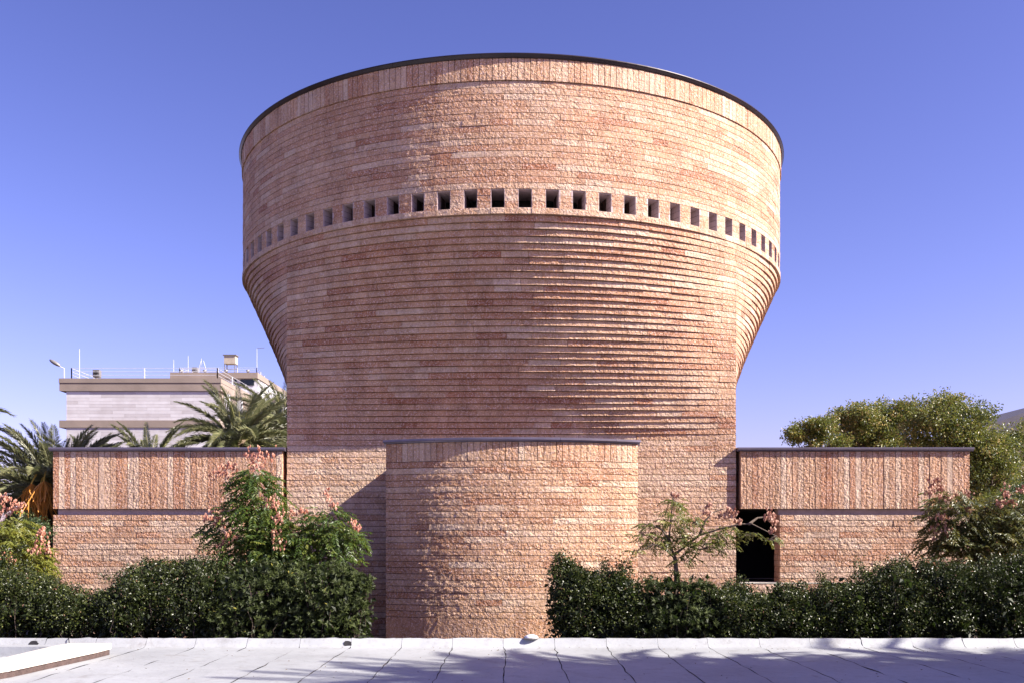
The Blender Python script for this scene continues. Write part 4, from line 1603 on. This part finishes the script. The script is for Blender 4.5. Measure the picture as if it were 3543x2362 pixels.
shrub('low shrub below the dark door opening', [(2540, 2090, HD, 90, 75, 0.7), (2600, 2150, HD, 110, 70, 0.7), (2490, 2160, HD, 80, 60, 0.6)], 'glossy', 850, GR, 0.48, sprigs=5)
shrub('glossy shrub right of the door opening with a tall sprig', [(2720, 2095, HD, 100, 75, 0.7), (2780, 2150, HD, 110, 70, 0.7)], 'glossy', 850, GR, 0.5, sprigs=7)
shrub('glossy shrub before the middle of the right wing', [(2910, 2085, HD, 110, 85, 0.7), (2960, 2150, HD, 110, 70, 0.7)], 'glossy', 900, GR, 0.48, sprigs=5)
shrub('higher shrub below the right part of the wing, leafy to the top', [(3080, 2040, HD, 100, 100, 0.7), (3120, 2120, HD, 110, 100, 0.7), (3010, 2080, HD, 70, 70, 0.6)], 'glossy', 1050, GR, 0.5, sprigs=6)
shrub('dense shrub in front of the autumn tree at the right', [(3260, 2040, HD, 110, 110, 0.7), (3300, 2130, HD, 120, 90, 0.7)], 'glossy', 1050, GR, 0.42, sprigs=4)
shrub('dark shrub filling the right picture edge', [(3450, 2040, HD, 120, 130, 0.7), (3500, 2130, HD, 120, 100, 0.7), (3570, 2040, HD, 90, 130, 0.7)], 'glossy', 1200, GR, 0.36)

# ---------------- podded trees with compound leaves


def compound_tree(label, spec, pods, base, trunk_pts, mat, nleaf, d, leaf_len=0.26, extra_tone=0.5, limbs=(), pod_mat='pod'):
    lobes = lobes_px(spec)
    org = np.array((base.x, base.y, 0.0))
    t = thing('podded_tree', label, 'tree', tuple(org), group='trees with papery pink seed pods')
    mb_ = MB()
    tp = [np.array(p) for p in trunk_pts]
    mb_.tube(tp, np.linspace(0.055, 0.035, len(tp)), 7)
    for lm in limbs:
        mb_.tube(lm, np.linspace(0.028, 0.008, len(lm)), 5)
    if not limbs:
        branches(mb_, tuple(tp[-1]), [(l[0], l[1], l[2], 0.7) for l in lobes], 0.035)
    for l in lobes:
        tg = []
        for _ in range(5):
            q = rand_dirs(1)[0]
            tg.append((l[0] + q[0] * l[3] * 0.8, l[1] + q[1] * l[4] * 0.8, l[2] + q[2] * l[5] * 0.8, 0.25))
        branches(mb_, (l[0], l[1], l[2] - 0.3 * l[5]), tg, 0.03)
    mb_.build('trunk', M['bark'], t, tuple(-org))
    # compound leaves: rachis with paired drooping leaflets
    C0, d0, ch = clumps_in(lobes, nleaf, 0.2)
    n = len(C0)
    az = np.arctan2(d0[:, 1], d0[:, 0]) + rng.normal(0, 0.5, n)
    el = rng.uniform(-0.8, 0.45, n)
    A_ = np.stack([np.cos(az) * np.cos(el), np.sin(az) * np.cos(el), np.sin(el)], 1)
    S_ = np.cross(A_, [0, 0, 1.0])
    S_ /= np.linalg.norm(S_, axis=1)[:, None]
    Ps, Ds, Ns, Ls, Tn = [], [], [], [], []
    ct = rng.normal(extra_tone, 0.16, n)
    npair = 7
    LL = leaf_len * (0.7 + 0.6 * rng.random(n))
    for j in range(npair):
        f = (j + 1) / npair
        P = C0 + A_ * (LL * f)[:, None] + np.array([0, 0, -1]) * (LL * 0.35 * f * f)[:, None]
        for sd in (-1, 1):
            D = S_ * sd * 0.9 + A_ * 0.45 + np.array([0, 0, -0.45]) + rng.normal(0, 0.15, (n, 3))
            D /= np.linalg.norm(D, axis=1)[:, None]
            Ps.append(P)
            Ds.append(D)
            Ns.append(np.tile([0.1, -0.2, 1.0], (n, 1)) + rng.normal(0, 0.25, (n, 3)))
            Ls.append(LL * 0.36 * (1 - 0.4 * abs(f - 0.5)))
            Tn.append(ct + rng.normal(0, 0.12, n))
    L_ = np.concatenate(Ls)
    me = leaves_mesh('crown', np.concatenate(Ps) - org, np.concatenate(Ds), np.concatenate(Ns), L_, L_ * 0.42, M[mat], np.concatenate(Tn))
    link('crown', me, t)
    # seed pod panicles: papery bladders
    for (px_, py_, rx, rz) in pods:
        c_ = np.array(at(px_, py_, d - rnd.uniform(0.2, 0.7)))
        ax, az_ = rx / F * d, rz / F * d
        k = int(26 * (rx * rz / 900.0) ** 0.8) + 10
        Cp = c_ + rng.normal(0, 0.48, (k, 3)) * np.array([ax, 0.12, az_])
        V, T, tn = [], [], []
        for q in Cp:
            r_ = 0.026 * rnd.uniform(0.8, 1.3)
            a0 = rnd.uniform(0, 2 * pi)
            i0 = len(V)
            for h_ in range(3):
                a = a0 + h_ * 2.094
                V.append(q + np.array([cos(a) * r_, sin(a) * r_, 0.0]))
            V.append(q + np.array([0, 0, r_ * 1.2]))
            V.append(q + np.array([rnd.gauss(0, .005), rnd.gauss(0, .005), -r_ * 1.7]))
            for h_ in range(3):
                a, b_ = i0 + h_, i0 + (h_ + 1) % 3
                T += [(a, b_, i0 + 3), (b_, a, i0 + 4)]
            tn += [min(1, max(0, rnd.gauss(0.55, 0.25)))] * 6
        link('seed_pods', mesh_from('seed_pods', np.array(V) - c_, [np.array(T)], M[pod_mat], {'tone': tn}), t, tuple(c_ - org))['kind'] = 'stuff'
        # twig to the panicle
    return t


d_ = 20.4
b_ = at(880, 0, d_)
compound_tree('bushy green tree with pink seed pods before the left wing', [
    (880, 1690, d_, 75, 75, 0.45), (830, 1760, d_, 75, 50, 0.4), (900, 1790, d_, 105, 110, 0.6), (850, 1880, d_, 110, 75, 0.6), (930, 1900, d_, 120, 90, 0.6),
    (1040, 1850, d_, 110, 75, 0.55), (1130, 1800, d_, 75, 50, 0.45), (1140, 1880, d_, 95, 60, 0.5), (1215, 1850, d_, 50, 32, 0.3), (1160, 1940, d_ - 0.3, 75, 35, 0.3), (880, 1640, d_, 40, 40, 0.3),
    (760, 1830, d_, 45, 35, 0.3), (1000, 1950, d_, 120, 50, 0.5)],
    [(893, 1572, 46, 28), (880, 1610, 22, 22), (775, 1632, 42, 26), (800, 1610, 26, 16), (745, 1768, 28, 20), (720, 1790, 18, 12), (760, 1800, 30, 18), (795, 1850, 36, 26), (775, 1878, 22, 18),
     (945, 1740, 28, 28), (962, 1790, 24, 26), (950, 1850, 26, 28), (965, 1885, 24, 20), (1005, 1775, 36, 12), (1045, 1765, 22, 10), (1132, 1712, 12, 26), (1150, 1745, 16, 10), (1223, 1806, 14, 20), (1240, 1825, 10, 10), (865, 1760, 18, 16)],
    b_, [(b_.x, b_.y, 0), (b_.x + 0.05, b_.y, 0.9), (b_.x, b_.y, 1.5), (b_.x + 0.08, b_.y, 2.2)], 'leaf_rain', 1500, d_, 0.27, 0.5)
b_ = at(30, 0, d_)
compound_tree('yellow-green podded tree at the left picture edge', [
    (20, 1850, d_, 110, 80, 0.6), (80, 1930, d_, 90, 75, 0.6), (-50, 1900, d_, 120, 120, 0.7), (30, 1980, d_, 100, 60, 0.6), (110, 1990, d_, 60, 45, 0.4)],
    [(20, 1730, 46, 26), (70, 1745, 24, 16), (145, 1860, 26, 30), (165, 1905, 14, 24), (120, 1900, 18, 14), (15, 1925, 22, 14), (45, 1940, 12, 14), (30, 1765, 40, 14), (150, 1835, 12, 18)],
    b_, [(b_.x, b_.y, 0), (b_.x, b_.y, 1.4), (b_.x + 0.1, b_.y, 2.3)], 'leaf_yellow', 900, d_, 0.25, 0.5)
leafy_tree('small_tree', 'small dark green tree between the podded tree and the wing at the left', [(120, 1830, 21.6, 60, 40, 0.4), (90, 1860, 21.6, 60, 40, 0.4)], (at(110, 0, 21.6)[0], 21.6), 'leaf_tree_dark', 130, 20, 0.16, 0.055, 0.03, 0.05)

# slender tree right of the annex, with its open limbs
d_ = 19.5
A3 = lambda x, y, dd=0.0: tuple(at(x, y, d_ + dd))
b_ = at(2338, 0, d_)
tr = [(b_.x, b_.y, 0), A3(2340, 1985), A3(2336, 1935), A3(2330, 1915)]
limbs = [
    [A3(2330, 1915), A3(2316, 1880, -0.1), A3(2318, 1830, -0.1), A3(2325, 1760, 0), A3(2328, 1715, 0.1)],
    [A3(2318, 1870, -0.1), A3(2290, 1830, -0.2), A3(2250, 1810, -0.3), A3(2215, 1835, -0.3)],
    [A3(2336, 1930), A3(2300, 1895, -0.3), A3(2262, 1880, -0.4), A3(2215, 1905, -0.4)],
    [A3(2332, 1918), A3(2375, 1885, 0.1), A3(2420, 1850, 0.1), A3(2500, 1825, 0), A3(2560, 1812, -0.1), A3(2600, 1810, -0.1), A3(2650, 1835, -0.1), A3(2690, 1855, -0.1)],
    [A3(2420, 1850, 0.1), A3(2440, 1800, 0), A3(2470, 1770, 0), A3(2500, 1760, 0)],
    [A3(2375, 1885, 0.1), A3(2420, 1900, 0.1), A3(2470, 1890, 0.2)],
    [A3(2590, 1812, -0.1), A3(2620, 1790, 0), A3(2660, 1785, 0.1)],
]
compound_tree('slender sparse tree with an open crown right of the annex', [
    (2325, 1790, d_, 48, 42, 0.35), (2335, 1735, d_, 22, 30, 0.15), (2250, 1812, d_ - 0.2, 42, 22, 0.3), (2270, 1860, d_, 55, 30, 0.3), (2220, 1850, d_ - 0.3, 28, 14, 0.2), (2340, 1860, d_, 45, 30, 0.3), (2400, 1800, d_, 34, 22, 0.2), (2440, 1885, d_, 65, 28, 0.3), (2480, 1840, d_, 50, 25, 0.3),
    (2515, 1870, d_, 28, 26, 0.2), (2370, 1930, d_, 40, 24, 0.2), (2600, 1845, d_, 38, 14, 0.15), (2665, 1860, d_, 30, 14, 0.15), (2205, 1905, d_ - 0.4, 20, 8, 0.1), (2330, 1740, d_, 16, 22, 0.12), (2540, 1825, d_, 22, 12, 0.12)],
    [(2445, 1770, 20, 14), (2455, 1745, 10, 10), (2500, 1780, 26, 12), (2540, 1770, 18, 14), (2665, 1775, 22, 16), (2680, 1805, 14, 20), (2660, 1790, 18, 10), (2335, 1710, 12, 12), (2555, 1800, 16, 8), (2670, 1835, 8, 10), (2520, 1760, 10, 10)],
    b_, tr, 'leaf_rain_open', 330, d_, 0.21, 0.6, limbs, 'pod_dull')
d_ = 20.6
b_ = at(3400, 0, d_)
compound_tree('olive autumn coloured podded tree before the right end of the wing', [
    (3290, 1730, d_, 80, 50, 0.5), (3260, 1850, d_, 70, 60, 0.5), (3330, 1800, d_, 120, 90, 0.6), (3230, 1790, d_, 35, 25, 0.2), (3400, 1850, d_, 110, 90, 0.6), (3480, 1780, d_, 90, 90, 0.6),
    (3520, 1880, d_, 90, 90, 0.6), (3240, 1885, d_, 40, 22, 0.3), (3330, 1900, d_, 90, 50, 0.5), (3560, 1760, d_, 60, 60, 0.5)],
    [(3235, 1668, 26, 22), (3250, 1690, 20, 14), (3215, 1700, 16, 10), (3270, 1720, 26, 12), (3345, 1705, 26, 12), (3255, 1790, 26, 30), (3240, 1835, 26, 26), (3275, 1840, 18, 16), (3480, 1705, 14, 28), (3500, 1735, 20, 14), (3530, 1690, 12, 16), (3460, 1740, 14, 12), (3350, 1760, 16, 10)],
    b_, [(b_.x, b_.y, 0), (b_.x, b_.y, 1.4), (b_.x - 0.1, b_.y, 2.1)], 'leaf_rain_dark', 1150, d_, 0.26, 0.45, (), 'pod_dull')

# fallen leaves and litter on the roof
V, T = [], []
for k in range(160):
    x, y = rnd.uniform(-7, 9), rnd.uniform(13.5, 17.7)
    if rnd.random() < 0.4:
        y = rnd.uniform(17.2, 17.75)
    a = rnd.uniform(0, 2 * pi)
    l_ = rnd.uniform(0.015, 0.045)
    i0 = len(V)
    z = ZT + 0.012
    V += [(x, y, z), (x + l_ * cos(a), y + l_ * sin(a), z + 0.008), (x + l_ * 0.5 * cos(a + 1), y + l_ * 0.5 * sin(a + 1), z + 0.012)]
    T.append((i0, i0 + 1, i0 + 2))
o = MB().add(V, None, T).build('leaf_litter', M['frond_dead'], attrs={'tone': 0.2})
o['kind'] = 'stuff'
o['label'] = 'scattered dry leaf bits on the white roof'
o['category'] = 'leaf litter'
print('objects', len(bpy.data.objects), 'tris', sum(len(m_.polygons) for m_ in bpy.data.meshes))
